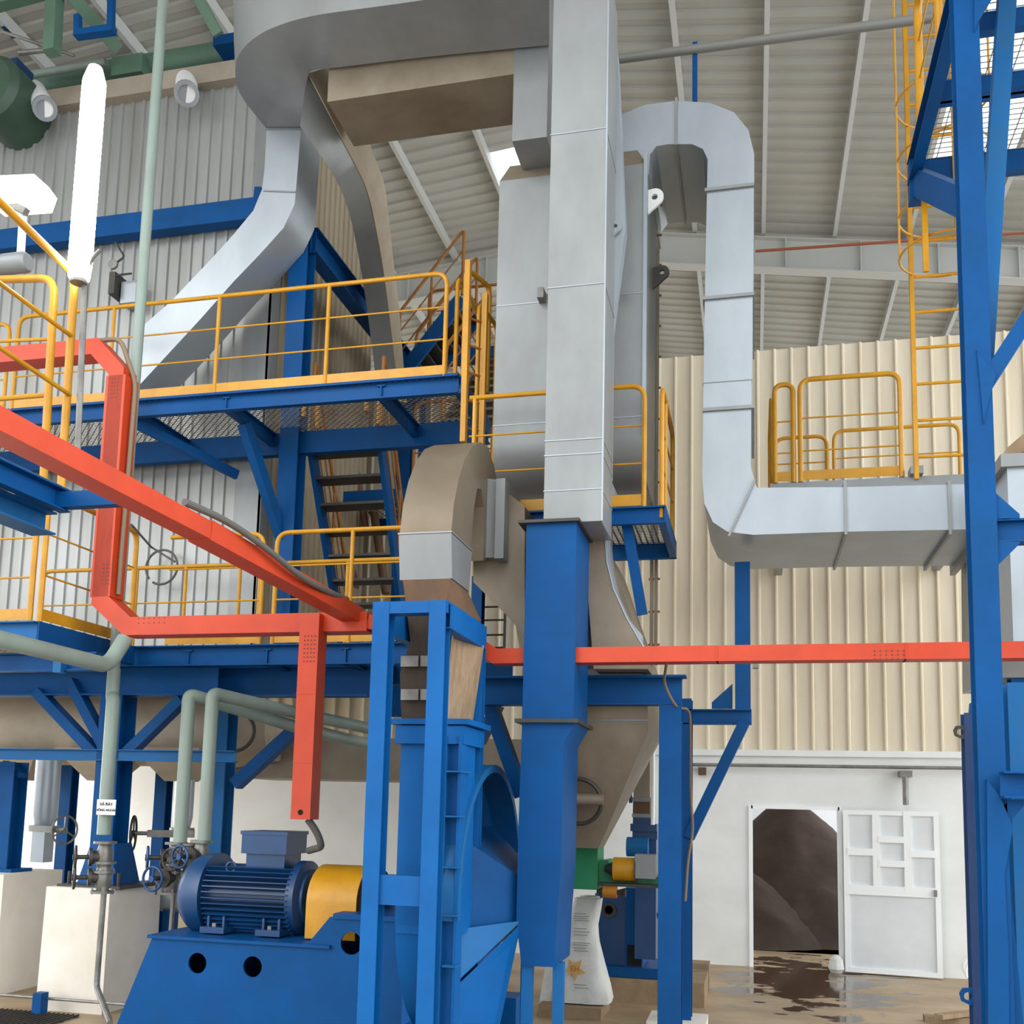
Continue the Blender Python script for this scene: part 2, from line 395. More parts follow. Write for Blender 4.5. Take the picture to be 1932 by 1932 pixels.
# roof
RX, RZ = -2.6, 13.1; SL, SR = .10, .155
def rp(x): return RZ - (SR * (x - RX) if x > RX else SL * (RX - x))
def sheet(x0, x1, y0, y1):
    a = V((x0, y0, rp(x0))); bvec = V((x1 - x0, 0, rp(x1) - rp(x0)))
    return rib_sheet(a, (x0, y1, rp(x0)), bvec, (0, 0, -1), .3, .035, .12, .5)
ce = MB()
def addsheet(x0, x1, y0, y1):
    q = sheet(x0, x1, y0, y1); ce.add(q.v, q.f)
# right slope with a daylight opening over the access platform, left slope with two
for a in ((RX, 9, 2.5, 10.5), (RX, 2.45, 10.5, 16.2), (8.2, 9, 10.5, 16.2), (RX, 9, 16.2, 34)): addsheet(*a)
for a in ((-17, RX, 2.5, 12.3), (-17, -9.1, 12.3, 16.2), (-8.15, RX, 12.3, 15.3), (-8.15, -4.3, 15.3, 16.2), (-3.6, RX, 15.3, 16.2), (-17, -4.3, 16.2, 17.6), (-3.6, RX, 16.2, 17.6), (-17, RX, 17.6, 34)): addsheet(*a)
struct(ce.build('ceiling', ROOF))
ce = MB()
for a in ((2.45, 8.2, 10.5, 16.2), (-9.1, -8.15, 12.3, 16.2), (-4.3, -3.6, 15.3, 17.6)): addsheet(*a)
SKYL = bpy.data.materials.new('translucent_sheet'); SKYL.use_nodes = True; _n = SKYL.node_tree; _n.nodes.clear()
_o = _n.nodes.new('ShaderNodeOutputMaterial'); _t = _n.nodes.new('ShaderNodeBsdfTranslucent'); _q = _n.nodes.new('ShaderNodeBsdfTransparent'); _m = _n.nodes.new('ShaderNodeMixShader')
_t.inputs[0].default_value = (.95, .98, 1, 1); _q.inputs[0].default_value = (.9, .95, 1, 1); _m.inputs[0].default_value = .45
_n.links.new(_t.outputs[0], _m.inputs[1]); _n.links.new(_q.outputs[0], _m.inputs[2]); _n.links.new(_m.outputs[0], _o.inputs[0])
struct(ce.build('window_1', SKYL))
ti = 3
k = 0
x = RX - .55
xs = [RX + .35 + 1.24 * i for i in range(10)] + [RX - .35 - 1.35 * i for i in range(11)]
for x in xs:
    zc = rp(x) - .12
    o = MB().chan((x, 2.5, zc), (x, 34, zc), .07, .18).build('trim_%d' % ti, RSTEEL); struct(o); ti += 1
for yy in (18.0, 25.0):
    for sgn, x1 in ((1, 9.0), (-1, -17.0)):
        mb = MB(); a = V((RX, yy, rp(RX) - .56)); c = V((x1, yy, rp(x1) - .56)); mb.ibeam(a, c, .25, .6, .02)
        N = 9
        for i in range(N):
            p = a.lerp(c, (i + .5) / N); mb.box((p.x - .012, yy - .11, p.z - .29), (p.x + .012, yy + .11, p.z + .29))
        struct(mb.build('trim_%d' % ti, RSTEEL)); ti += 1
# translucent strips carried by sky openings are left as open ridge lights with bars
# heap outside the door
import mathutils.noise as mn
def heap(cx, cy, rx, ry, h, name, label, cat):
    mb = MB(); n_ = 46; vs = []; fs = []
    for i in range(n_ + 1):
        for j in range(n_ + 1):
            u, v = -1 + 2 * i / n_, -1 + 2 * j / n_; d = math.sqrt(u * u + v * v)
            z = max(0, h * (1 - d)) ; p = V((cx + u * rx, cy + v * ry, z))
            z += mn.fractal(p * 1.3, 1, 2, 5) * .12 * min(1, z * 3)
            vs.append((p.x, p.y, max(z, -.02)))
    for i in range(n_):
        for j in range(n_): a = i * (n_ + 1) + j; fs.append((a, a + 1, a + n_ + 2, a + n_ + 1))
    mb.add(vs, fs, True); return tag(mb.build(name, HEAP), label, cat, kind='stuff')
hp = P(1487, 1496, 18.9)
heap(hp.x, 18.9, 2.5, 3.0, hp.z + .12, 'fuel_heap', 'tall dark brown heap of loose fuel outside the doorway', 'heap')
hp = P(1415, 1640, 16.8)
heap(hp.x - .4, 16.9, 1.9, 1.5, hp.z + .2, 'fuel_heap', 'lower brown heap slumped in front of the tall one beyond the doorway', 'heap')
# pipe along the back wall, bracket
a, c = P(1292, 1440, WY - .12), P(1826, 1452, WY - .12); a.z = c.z = (a.z + c.z) / 2; c.x = 5
tag(MB().tube(a, c, .022).build('conduit_pipe', STEEL), 'long thin grey pipe running along the white wall above the door', 'pipe')
t = thing('wall_lamp', 'small grey lamp on a bracket high on the white wall right of the doorway', 'lamp', P(1708, 1515, WY - .1))
p = P(1706, 1462, WY - .12)
MB().box(p + V((-.06, -.12, -.03)), p + V((.08, .12, .05))).build('bracket', STEEL, t)
MB().tube(p + V((0, -.08, -.02)), p + V((0, -.08, -.38)), .035).build('lamp_tube', STEEL, t)
t = thing('wall_clamp', 'small rusty pipe clamp on the white wall beside the diagonal blue brace', 'clamp', P(1325, 1460, WY - .1))
p = P(1325, 1455, WY - .08); MB().box(p + V((-.05, -.05, -.05)), p + V((.05, .07, .05))).build('clamp_body', RUST, t)

# ================================================================== BOILER (left)
BX = P(495, 850, 10.2).x; BT = P(440, 130, 10.2).z; BY = 10.2; BY2 = 13.3; BL = -13.0; BB = 3.5
t = thing('boiler_casing', 'huge silver ribbed sheet casing of the boiler behind the yellow walkway rails', 'boiler', (BX - 3, BY + 1.5, BB))
rib_sheet((BL, BY, BB), (BX - .28, BY, BB), (0, 0, BT - BB), (0, -1, 0), .155, .022, .03, .6).build('front_cladding', BOIL, t)
rib_sheet((BX, BY + .1, BB), (BX, BY2, BB), (0, 0, BT - BB), (1, 0, 0), .155, .022, .03, .6).build('side_cladding', BOIL_S, t)
MB().box((BL, BY + .03, BB), (BX - .02, BY2 - .05, BT - .02)).build('casing_core', BOIL_S, t)
MB().box((BX - .3, BY - .035, BB), (BX + .03, BY + .02, BT)).box((BX, BY - .035, BB), (BX + .035, BY + .16, BT)).build('corner_flashing', GALV, t)
MB().box((P(80, 170, BY).x, BY - .14, BT - .24), (BX + .1, BY + .1, BT)).box((BX - .1, BY - .1, BT - .24), (BX + .12, BY2, BT)).build('top_flashing', TRIMB, t)
for px, py in ((60, 172), (347, 152)):
    c = P(px, py, BY - .05); s = thing('vent_stub', 'short white vent stub near the boiler casing top, %s' % ('left of the tube light' if px < 100 else 'right of the tall green pipe'), 'vent', c, 'vent stubs on the boiler casing')
    q = P(352, 176, BY - .4) if px > 100 else P(84, 204, BY - .4); MB().tube(c + V((0, .06, .05)), q, .13, 18).build('stub_pipe', WHT, s)
    MB().lathe(q, q - c, [(-.01, .145), (.03, .145), (.03, .1), (.0, .1)], 18).build('rim', GALV_L, s)
# blue waist beam, column and side beam
BZ = P(240, 432, 10.1).z
t = thing('girt_structure', 'blue steel frame wrapped around the boiler casing, with column and girts', 'frame', (BX + .3, BY, 3.2))
MB().chan((BL, BY - .13, BZ), (BX - .02, BY - .13, BZ), .16, .26).build('front_girt', BLUE, t)
CXC = P(560, 700, 9.95).x
colz = P(590, 425, 9.95).z
MB().ibeam((CXC, 9.95, 3.2), (CXC, 9.95, colz), .22, .22, .016, Y_).build('column', BLUE, t)
MB().ibeam((CXC + .06, 10.0, colz - .15), (CXC + .06, BY2 + .2, colz - .15), .18, .3, .014).build('side_girt', BLUE, t)
MB().prism([P(480, 352, 10.02), P(492, 352, 10.02), P(492, 392, 10.02), P(476, 392, 10.02)], (0, .1, 0)).build('cleat', BLUE, t)
MB().ibeam((CXC + .06, BY2 + .1, 3.2), (CXC + .06, BY2 + .1, colz), .2, .2, .014, Y_).build('column', BLUE, t)

# ---------------- upper walkway
UZ = 6.08; UY0, UY1 = 8.9, 10.02; UX0 = -10.5; UX1 = P(864, 735, UY0).x
t = thing('upper_walkway', 'blue steel walkway with mesh floor running in front of the boiler at upper level', 'walkway', ((UX0 + UX1) / 2, UY0, UZ))
MB().chan((UX0, UY0, UZ - .09), (UX1, UY0, UZ - .09), .07, .18, .012, Z, -1).build('front_beam', BLUE, t)
MB().chan((UX0, UY1, UZ - .14), (UX1 + .02, UY1, UZ - .14), .1, .25, .012).build('rear_beam', BLUE, t)
MB().chan((UX1, UY0, UZ - .09), (UX1, UY1, UZ - .12), .07, .18).build('end_beam', BLUE, t)
for px in (300, 470, 750): x = P(px, 800, 9.4).x; MB().ibeam((x, UY0, UZ - .1), (x, UY1, UZ - .1), .08, .14).build('cross_beam', BLUE, t)
g = MB(); grating(g, UX0, UX1, UY0, UY1, UZ - .01, .075, .075, .02, .008, True); g.build('mesh_floor', EXPM, t)
MB().box((UX0, UY0 - .02, UZ), (UX1, UY0 + .03, UZ + .02)).build('edge_strip', BLUE, t)
# knee brace from column to walkway
bp, bq = V((P(462, 775, 9.2).x, 9.2, UZ - .2)), V((CXC - .05, 9.9, UZ - 1.25))
MB().beam(bp, bq, .1, .12).build('knee_brace', BLUE, t)
xx = P(285, 770, 8.95).x; MB().beam((xx - .2, 9.0, UZ - .2), (xx + .5, 9.9, UZ - .5), .06, .1).build('knee_brace', BLUE, t)

def upx(px, py, Yv=UY0): return P(px, py, Yv).x
railing('long yellow rail on the upper walkway in front of the slanted silver duct', (upx(28, 700), UY0, UZ), (upx(838, 700), UY0, UZ), 1.06,
        [(upx(px, 640) - upx(28, 700)) / (upx(838, 700) - upx(28, 700)) for px in (212, 410, 617)], (.36, .67), True, 'rr', group='yellow walkway rails')
railing('short yellow rail at the far left end of the upper walkway', (UX0 + .2, UY0, UZ), (upx(12, 700), UY0, UZ), 1.0, [.5], (.36, .67), True, 'rr', group='yellow walkway rails')
railing('narrow yellow end rail closing the upper walkway beside the tall gate posts', (UX1 - .06, UY0 + .08, UZ), (UX1 - .06, UY1 - .1, UZ), 1.06, [], (.36, .67), True, 'rr', group='yellow walkway rails')
# small hooped rails at the back edge of the upper walkway
for px, lab in ((592, 'left of the middle post'), (708, 'right of the middle post')):
    x = upx(px, 700, 9.8)
    s = thing('hoop_rail', 'little yellow hoop standing on the upper walkway floor, ' + lab, 'hoop', (x, 9.8, UZ), 'little hoops on the walkway floor')
    MB().pipe([(x, 9.6, UZ), (x, 9.6, UZ + .36), (x, 9.95, UZ + .36), (x, 9.95, UZ)], .025, .15).build('hoop_tube', YEL, s)
# tall gate posts (vertical ladder) at the walkway end
gx0, gx1 = P(878, 700, 8.75).x, P(898, 700, 8.95).x
t = thing('vertical_ladder', 'tall yellow ladder with paired stiles hanging at the right end of the upper walkway', 'ladder', (gx0, 8.8, 5.2))
zt, zb = P(870, 500, 8.8).z, P(880, 838, 8.8).z
for (x, y, zz) in ((gx0, 8.75, zt), (P(915, 600, 8.9).x, 8.9, P(915, 555, 8.9).z)):
    MB().beam((x, y, zb), (x, y, zz), .05, .07).build('stile', YEL, t)
for i in range(14):
    zz = zb + .15 + i * .27
    if zz < zt - .3: MB().tube((gx0, 8.75, zz), (P(915, 600, 8.9).x, 8.9, zz), .012, 6).build('rung', YEL_D, t)
MB().pipe([(gx0 - .08, 8.95, UZ), (gx0 - .08, 8.95, zt + .05), (gx0 + .05, 9.35, zt + .05), (gx0 + .05, 9.35, UZ)], .025, .1).build('hand_hoop', YEL, t)
MB().pipe([(gx1, 9.0, zb), (gx1, 9.0, zt - .3), (gx1 + .05, 9.5, zt - .3), (gx1 + .05, 9.5, zb)], .022, .1).build('hand_hoop', YEL, t)

# ---------------- upper stair (behind, going further up)
def stair(label, a, b, wid, nt_, sm, tm, rail=True, rm_=YEL_D, name='steel_stair', hr=.95, sh=.2):
    """a = lower nosing point, b = upper nosing point (left stringer line); wid = vector across"""
    a, b, wid = V(a), V(b), V(wid); t = thing(name, label, 'stair', a)
    for o in (V((0, 0, 0)), wid): MB().beam(a + o - Z * .05, b + o - Z * .05, .05, sh).build('stringer', sm, t)
    run = V((b.x - a.x, b.y - a.y, 0)).normalized()
    for i in range(nt_):
        c = a.lerp(b, (i + .5) / nt_)
        MB().prism([c - run * .13, c + run * .13, c + run * .13 + wid, c - run * .13 + wid], (0, 0, -.03)).build('tread', tm, t)
    if rail:
        for o in (V((0, 0, 0)), wid):
            MB().pipe([a + o, a + o + Z * hr, b + o + Z * hr, b + o], .022, .08).build('hand_rail', rm_, t)
            for f in (.35, .68): MB().tube(a + o + Z * hr * f, b + o + Z * hr * f, .01, 6).build('mid_rail', rm_, t)
            MB().tube(a.lerp(b, .5) + o, a.lerp(b, .5) + o + Z * hr, .018, 8).build('post', rm_, t)
    return t
stair('dim steel stair with shade-darkened yellow handrails climbing behind the upper walkway', P(750, 712, 12.55), P(872, 556, 12.55), (0, .7, 0), 8, BLUE, IRON)
stair('dim stair flight seen between the gate posts and the big silver vessel', (-3.35, 10.4, UZ + .1), (-3.35, 12.2, UZ + 1.7), (.8, 0, 0), 9, IRON, IRON)
t = thing('landing_platform', 'dark stair landing with mesh floor behind the arched silver duct', 'platform', (-4.3, 12.8, UZ))
MB().box((-5.3, 12.2, UZ - .18), (-2.6, 12.26, UZ + .02)).build('edge_beam', BLUE, t); MB().box((-5.3, 13.45, UZ - .18), (-2.6, 13.5, UZ)).build('edge_beam', BLUE, t)
MB().box((-4.7, 13.25, UZ + 2.25), (-2.65, 13.5, UZ + 2.4)).box((-4.7, 13.44, UZ - .1), (-4.62, 13.5, UZ + 2.3)).build('top_landing', BLUE, t)
g = MB(); grating(g, -5.3, -2.6, 12.25, 13.45, UZ, .09, .09, .02, .01); g.build('mesh_floor', EXPM, t)
railing('high shade-darkened yellow rail of the upper stair landing left of the big vessel', (-4.6, 13.4, UZ + 2.4), (-2.75, 13.4, UZ + 2.4), 1.0, [.5], (.36, .68), False, 'rr', m_=YEL_D, group='stair landing rails')
railing('shade-darkened yellow rail in front of the upper stair landing behind the gate posts', (P(790, 600, 11.9).x, 11.9, UZ), (P(935, 600, 11.9).x, 11.9, UZ), 1.05, [.35, .7], (.36, .68), False, 'rr', m_=YEL_D, group='stair landing rails')

# stair between lower and upper walkways
LZ = 3.47
stair('dark blue steel stair rising between the lower and upper walkways', (P(690, 1150, 11.6).x - .3, 11.9, LZ), (P(590, 850, 10.2).x, 10.15, UZ - .05), (P(720, 860, 10.2).x - P(590, 850, 10.2).x, 0, 0), 10, BLUE, IRON, True, YEL_D)

# ---------------- lower walkway
LY0, LY1 = 8.75, 10.1; LX0 = -10.5; LX1 = P(905, 1215, LY0).x
t = thing('lower_walkway', 'blue steel walkway at lower level under the long orange cable tray', 'walkway', ((LX0 + LX1) / 2, LY0, LZ))
MB().chan((P(185, 1215, LY0).x, LY0, LZ - .1), (LX1, LY0, LZ - .1), .07, .2, .012, Z, -1).build('front_beam', BLUE, t)
MB().chan((LX0, LY1, LZ - .12), (LX1, LY1, LZ - .12), .1, .22).build('rear_beam', BLUE, t)
for px in (250, 420, 560, 700): x = P(px, 1230, 9.4).x; MB().ibeam((x, LY0, LZ - .12), (x, LY1, LZ - .12), .08, .16).build('cross_beam', BLUE, t)
g = MB(); grating(g, LX0, LX1, LY0, LY1, LZ - .01, .075, .075, .02, .008, True); g.build('mesh_floor', EXPM, t)
lx = lambda px, py=1100: P(px, py, LY0 + .03).x
railing('yellow lower walkway rail ending in a rounded corner behind the sagging cable', (lx(318), LY0 + .03, LZ), (lx(494), LY0 + .03, LZ), 1.1, [], (.4, .7), True, '-r', group='yellow lower rails')
railing('yellow lower walkway rail section between the blue column and the brown elbow duct', (lx(519), LY0 + .03, LZ), (lx(800), LY0 + .03, LZ), 1.1, [(lx(662) - lx(519)) / (lx(800) - lx(519))], (.4, .7), True, 'rr', group='yellow lower rails')
lx2 = lambda px, py=1100: P(px, py, 9.75).x
railing('rear yellow lower rail with three posts close to the boiler sheet and cable loop', (lx2(78), 9.75, LZ), (lx2(490), 9.75, LZ), 1.05, [(lx2(p_) - lx2(78)) / (lx2(490) - lx2(78)) for p_ in (258, 350, 452)], (.36, .62), True, 'rr', group='rear lower rails')
railing('rear yellow lower rail in front of the dark stair with one inner post', (lx2(520), 9.75, LZ), (lx2(800), 9.75, LZ), 1.05, [(lx2(655) - lx2(520)) / (lx2(800) - lx2(520))], (.36, .62), False, 'rr', group='rear lower rails')
# left landing that comes forward
c0 = PZ(68, 1172, LZ); LXc = c0.x; LYf = c0.y
t = thing('corner_landing', 'blue edged landing corner reaching forward at the lower left of the picture', 'platform', (LXc - 1, LYf, LZ))
MB().chan((LX0, LYf, LZ - .09), (LXc, LYf, LZ - .09), .07, .18, .012, Z, -1).build('front_beam', BLUE_P, t)
MB().chan((LXc, LYf, LZ - .09), (LXc, LY0, LZ - .09), .07, .18).build('side_beam', BLUE, t)
g = MB(); grating(g, LX0, LXc, LYf, LY0, LZ - .01, .075, .075, .02, .008, True); g.build('mesh_floor', EXPM, t)
MB().ibeam((LX0, LYf + .25, LZ - .32), (P(185, 1290, LYf + .25).x, LYf + .25, LZ - .32), .1, .16).build('under_beam', BLUE, t)
MB().beam((P(112, 1270, LYf + .2).x, LYf + .2, LZ - .2), (P(112, 1270, LYf + .2).x, LYf + .2, LZ - .42), .08, .08, Y_).build('hanger', BLUE_P, t)
railing('yellow rail on the front edge of the lower left landing with wide toe board', (LX0, LYf + .04, LZ), (LXc - .1, LYf + .04, LZ), 1.1, [.45], (.36, .68), True, '-r', group='landing rails', r=.026)
railing('yellow side rail of the lower left landing running back behind the orange riser', (LXc, LYf + .04, LZ), (LXc, LY0 - .05, LZ), 1.15, [], (.36, .68), True, 'rr', group='landing rails', r=.026)

# ---------------- big I-beams and columns under the lower walkway
BZ2 = P(300, 1285, 8.9).z
t = thing('support_frame', 'blue frame of heavy beams and V braces on the block carrying the white sign', 'frame', P(205, 1670, 8.9))
CX1 = P(212, 1500, 8.9).x; bz = P(205, 1668, 8.9).z
MB().ibeam((LX0, 8.9, BZ2), (P(412, 1285, 8.9).x, 8.9, BZ2), .2, .3, .018).build('main_beam', BLUE, t)
MB().ibeam((CX1, 8.9, bz), (CX1, 8.9, BZ2 - .15), .24, .26, .016, Y_).build('column', BLUE, t)
MB().ibeam((LX0, 8.78, P(300, 1426, 8.78).z), (P(445, 1430, 8.78).x, 8.78, P(300, 1426, 8.78).z), .1, .11, .01).build('tie_beam', BLUE_P, t)
for a, c in (((72, 1305), (185, 1425)), ((135, 1285), (205, 1418)), ((345, 1320), (238, 1425))):
    MB().beam(P(*a, 8.86), P(*c, 8.86), .1, .13, Y_).build('v_brace', BLUE, t)
fb = P(205, 1668, 8.9)
MB().loft([[fb + V((sx * .2, sy * .22, 0)) for sx, sy in ((-1, -1), (1, -1), (1, 1), (-1, 1))], [fb + V((sx * .13, sy * .14, .4)) for sx, sy in ((-1, -1), (1, -1), (1, 1), (-1, 1))]]).build('flared_foot', BLUE, t)
MB().box(fb + V((-.34, -.32, -.02)), fb + V((.34, .3, .012))).build('base_plate', IRON, t)
for dx_ in (-.27, .27): MB().tube(fb + V((dx_, -.24, 0)), fb + V((dx_, -.24, .13)), .016, 8).build('anchor_bolt', IRON, t)
t = thing('support_frame', 'dark blue beam and grey column with diagonal brace left of the orange drop leg', 'frame', P(415, 1600, 9.2))
MB().ibeam((P(408, 1285, 9.2).x, 9.2, BZ2 + .02), (P(700, 1285, 9.2).x, 9.2, BZ2 + .02), .18, .3, .018).build('main_beam', BLUE, t)
cx2 = P(415, 1500, 9.6).x
MB().ibeam((cx2, 9.6, 0.0), (cx2, 9.6, BZ2 - .1), .2, .22, .016, Y_).build('column', BLUE_P, t)
MB().beam(P(445, 1480, 9.5), P(560, 1375, 9.5), .12, .14, Y_).build('diagonal_brace', BLUE, t)
t = thing('support_column', 'blue column with anchor plate on the leftmost white block', 'column', P(20, 1640, 9.2))
cc = P(10, 1640, 9.3); MB().ibeam(cc, (cc.x, cc.y, P(22, 1438, 9.3).z), .2, .22, .016, Y_).build('column_shaft', BLUE, t)
MB().box(cc + V((-.2, -.16, -.02)), cc + V((.2, .16, .015))).build('base_plate', BLUE, t)
q = P(40, 1460, 9.3); MB().prism([P(5, 1435, 9.25), P(42, 1460, 9.25), P(36, 1468, 9.25), P(5, 1455, 9.25)], (0, .1, 0)).build('bracket', BLUE, t)
# concrete blocks
def taper_block(c, wx, wy, h, name, label, mm):
    mb = MB(); c = V(c)
    mb.loft([[c + V((sx * wx / 2 * 1.03, sy * wy / 2 * 1.03, 0)) for sx, sy in ((-1, -1), (1, -1), (1, 1), (-1, 1))], [c + V((sx * wx / 2, sy * wy / 2, h)) for sx, sy in ((-1, -1), (1, -1), (1, 1), (-1, 1))]])
    return tag(mb.build(name, mm), label, 'block', 'white concrete blocks')
b0 = P(88, 1670, 8.5); b1 = P(208, 1672, 8.5)
taper_block(((b0.x + b1.x) / 2, 8.5 + .42, 0), b1.x - b0.x, .84, bz - .01, 'concrete_block', 'tall white painted concrete block under the blue column with the sign', CONC_W)
b2 = P(8, 1640, 8.9)
taper_block((b2.x - .45, 9.35, 0), .9, .9, cc.z - .02, 'concrete_block', 'white concrete block cut by the left edge of the picture', CONC_W)
# sign
sp_ = P(200, 1523, 8.0)
t = thing('pipe_sign', 'small white sign plate with two lines of lettering tied to the green pipe', 'sign', sp_)
MB().box(sp_ + V((-.095, 0, -.068)), sp_ + V((.095, .006, .068))).build('plate', PLATE, t)
R90 = Matrix.Rotation(math.pi / 2, 3, 'X').to_quaternion().to_euler()
text('XẢ ĐÁY', .036, INKD, t, sp_ + V((0, -.003, .026)), R90); text('HÔNG NGOÀI', .03, INKD, t, sp_ + V((0, -.003, -.026)), R90)

# ---------------- pipes
tall = thing('green_pipe', 'tall pale green pipe rising through the whole left side to the roof', 'pipe', P(205, 1585, 8.1))
pa = P(256, 690, 8.2); pt = P(322, -60, 8.2); xm = pa.x
MB().sweep([(xm, 8.2, P(222, 1262, 8.2).z), (xm, 8.2, 5.2), (xm + .02, 8.2, 10.6)], .052, 16).build('pipe_run', GRN, tall)
MB().pipe([(xm, 8.2, P(222, 1262, 8.2).z), (xm, 8.2, P(222, 1316, 8.2).z), (P(208, 1400, 8.1).x, 8.1, P(214, 1318, 8.1).z), (P(208, 1400, 8.1).x, 8.1, P(205, 1575, 8.1).z)], .06, .06, 16).build('lower_run', GRN, tall)
pe = P(204, 1256, 7.3)
t = thing('green_pipe', 'pale green pipe slanting from the left edge under the landing to an upturned elbow', 'pipe', pe)
MB().pipe([P(-40, 1197, 5.7), pe, (pe.x + .03, pe.y + .16, pe.z + .25)], .065, .12, 16, 8).build('pipe_run', GRN, t)
t = thing('green_pipe', 'pale green vertical pipe left of its twin above the cluster of blue handwheels', 'pipe', P(335, 1590, 8.4), 'twin pipes over the valves')
a = P(358, 1310, 8.4); x = P(345, 1500, 8.4).x
MB().pipe([(x, 8.4, P(330, 1592, 8.4).z), (x, 8.4, a.z), P(560, 1372, 9.3), P(700, 1405, 10.3)], .062, .06, 16, 7).build('pipe_run', GRN, t)
t = thing('green_pipe', 'pale green vertical pipe right of its twin, just left of the motor', 'pipe', P(380, 1590, 8.3), 'twin pipes over the valves')
a = P(400, 1308, 8.3); x = P(390, 1500, 8.3).x
MB().pipe([(x, 8.3, P(380, 1592, 8.3).z), (x, 8.3, a.z), P(560, 1345, 9.2), P(700, 1375, 10.0)], .06, .06, 16, 7).build('pipe_run', GRN, t)
# valves
def handwheel(c, ax, R, m_, parent, name='handwheel', r=.009, spokes=3):
    mb = MB().torus(c, ax, R, r, 26, 8); ax = V(ax).normalized(); a = Z if abs(ax.z) < .9 else X; u = ax.cross(a).normalized(); v = ax.cross(u)
    for i in range(spokes):
        an = i * 6.28318 / spokes + .5; mb.tube(c, V(c) + (u * math.cos(an) + v * math.sin(an)) * R, r * .8, 6)
    mb.lathe(V(c) - ax * .02, ax, [(0, r * 2.4), (.04, r * 2.4)], 10); return mb.build(name, m_, parent)
def valve(c, lab, wm, side=V((-1, -.5, 0)), s=1.0, group=None):
    c = V(c); t = thing('gate_valve', lab, 'valve', c, group)
    MB().lathe(c - Z * .14 * s, Z, [(0, .045), (0, .1), (.022, .1), (.022, .05), (.1, .07), (.18, .07), (.258, .05), (.258, .1), (.28, .1), (.28, .045)], 20).build('body', STEEL, t)
    d = side.normalized(); MB().lathe(c, d, [(0, .06 * s), (.1 * s, .055 * s), (.1 * s, .08 * s), (.13 * s, .08 * s), (.13 * s, .02), (.24 * s, .02)], 14).build('bonnet', IRON, t)
    handwheel(c + d * .24 * s, d, .095 * s, wm, t, r=.012)
    for i in range(4):
        an = i * 1.5708 + .6; q = c + V((math.cos(an) * .085, math.sin(an) * .085, -.15)); MB().tube(q, q + Z * .05, .008, 6).build('bolt', STEEL, t)
    return t
px8 = P(200, 1615, 8.1)
valve(P(197, 1617, 8.1), 'upper of the two grey valves on the green pipe above the white block', IRON, V((-1, -.8, 0)), 1, 'valves above the white block')
valve(P(195, 1655, 8.1), 'lower of the two grey valves on the green pipe, just above the white block top', IRON, V((-1, -.8, 0)), 1, 'valves above the white block')
valve(P(331, 1618, 8.4), 'valve with blue left-facing wheel under the left twin pipe', MOTORB, V((-1, -.7, 0)), 1, 'valves left of the motor')
valve(P(358, 1620, 8.45), 'valve with grey open wheel between the twin pipes', IRON, V((-.2, -1, 0)), 1, 'valves left of the motor')
valve(P(379, 1615, 8.3), 'blue bodied valve under the right twin pipe touching the motor outline', MOTORB, V((-.3, -1, 0)), 1, 'valves left of the motor')
valve(P(326, 1655, 8.4), 'lowest valve with a solid blue wheel above the thin drain pipe', MOTORB, V((-.15, -1, 0)), 1.1, 'valves left of the motor')
for px, lab in ((296, 'left'), (341, 'right')):
    a = P(px, 1652, 8.3); tag(MB().tube(a, a - Z * .17, .009, 6).build('valve_lever', IRON), 'thin dark lever hanging beside the lowest blue wheel, %s one' % lab, 'lever', 'valve levers')
a = P(328, 1685, 8.45)
tag(MB().tube(a, (a.x - .02, a.y, .02), .022, 10).build('drain_pipe', STEEL), 'thin grey drain pipe dropping to the floor between the block and the motor', 'pipe')
a = P(197, 1672, 8.05)
tag(MB().pipe([a, P(182, 1862, 8.05), P(208, 1930, 7.6)], .026, .06, 10).build('drain_pipe', STEEL), 'thin grey drain pipe running down the face of the tall white block', 'pipe')
def slide(c, d, L, R, lab, mm):
    c = V(c); d = V(d).normalized(); t = thing('slide_gate', lab, 'valve', c)
    MB().beam(c - d * .25, c + d * L, .1, .07).build('gate_body', STEEL, t)
    MB().tube(c + d * L, c + d * (L + .16), .02).build('spindle', STEEL, t)
    handwheel(c + d * (L + .14), d, R, mm, t, r=.012); return t
slide(P(88, 1564, 9.6), V((1, -.35, 0)), .18, .15, 'slide gate with thin grey wheel under the round silver downpipe', STEEL)
slide(P(318, 1573, 9.3), V((-1, -.45, 0)), .2, .17, 'slide gate on a long grey arm with a dark wheel right of the sign', IRON)
# silver downpipes behind
def downpipe(px, y0, y1, Yv, w_, lab, sq=True):
    t = thing('silver_downpipe', lab, 'pipe', P(px, y1, Yv)); x = P(px, (y0 + y1) / 2, Yv).x; z0, z1 = P(px, y0, Yv).z, P(px, y1, Yv).z
    MB().lathe((x, Yv, z0), -Z, [(0, w_), (z0 - z1 - .12, w_), (z0 - z1, w_ * .8), (z0 - z1, .02)], 24).build('pipe_run', GALV_L, t)
    MB().lathe((x, Yv, z1), -Z, [(0, w_ * 1.25), (.03, w_ * 1.25)], 24).build('flange', STEEL, t)
    if sq: MB().box((x - w_ * .6, Yv - w_ * .6, z1 - .4), (x + w_ * .6, Yv + w_ * .6, z1 - .03)).build('square_outlet', GALV_L, t)
downpipe(88, 1430, 1558, 9.9, .135, 'fat round silver downpipe left of the column with the sign')
downpipe(348, 1418, 1562, 10.9, .115, 'round silver downpipe hidden partly behind the twin green pipes', False)
c = P(300, 1690, 9.6)
t = thing('horizontal_tank', 'small pale blue-grey horizontal tank behind the white block', 'tank', (c.x, c.y, c.z))
MB().lathe(c - X * .26, X, [(0, .01), (.01, .13), (.05, .155), (.47, .155), (.51, .13), (.52, .01)], 24).build('shell', GALV_L, t)
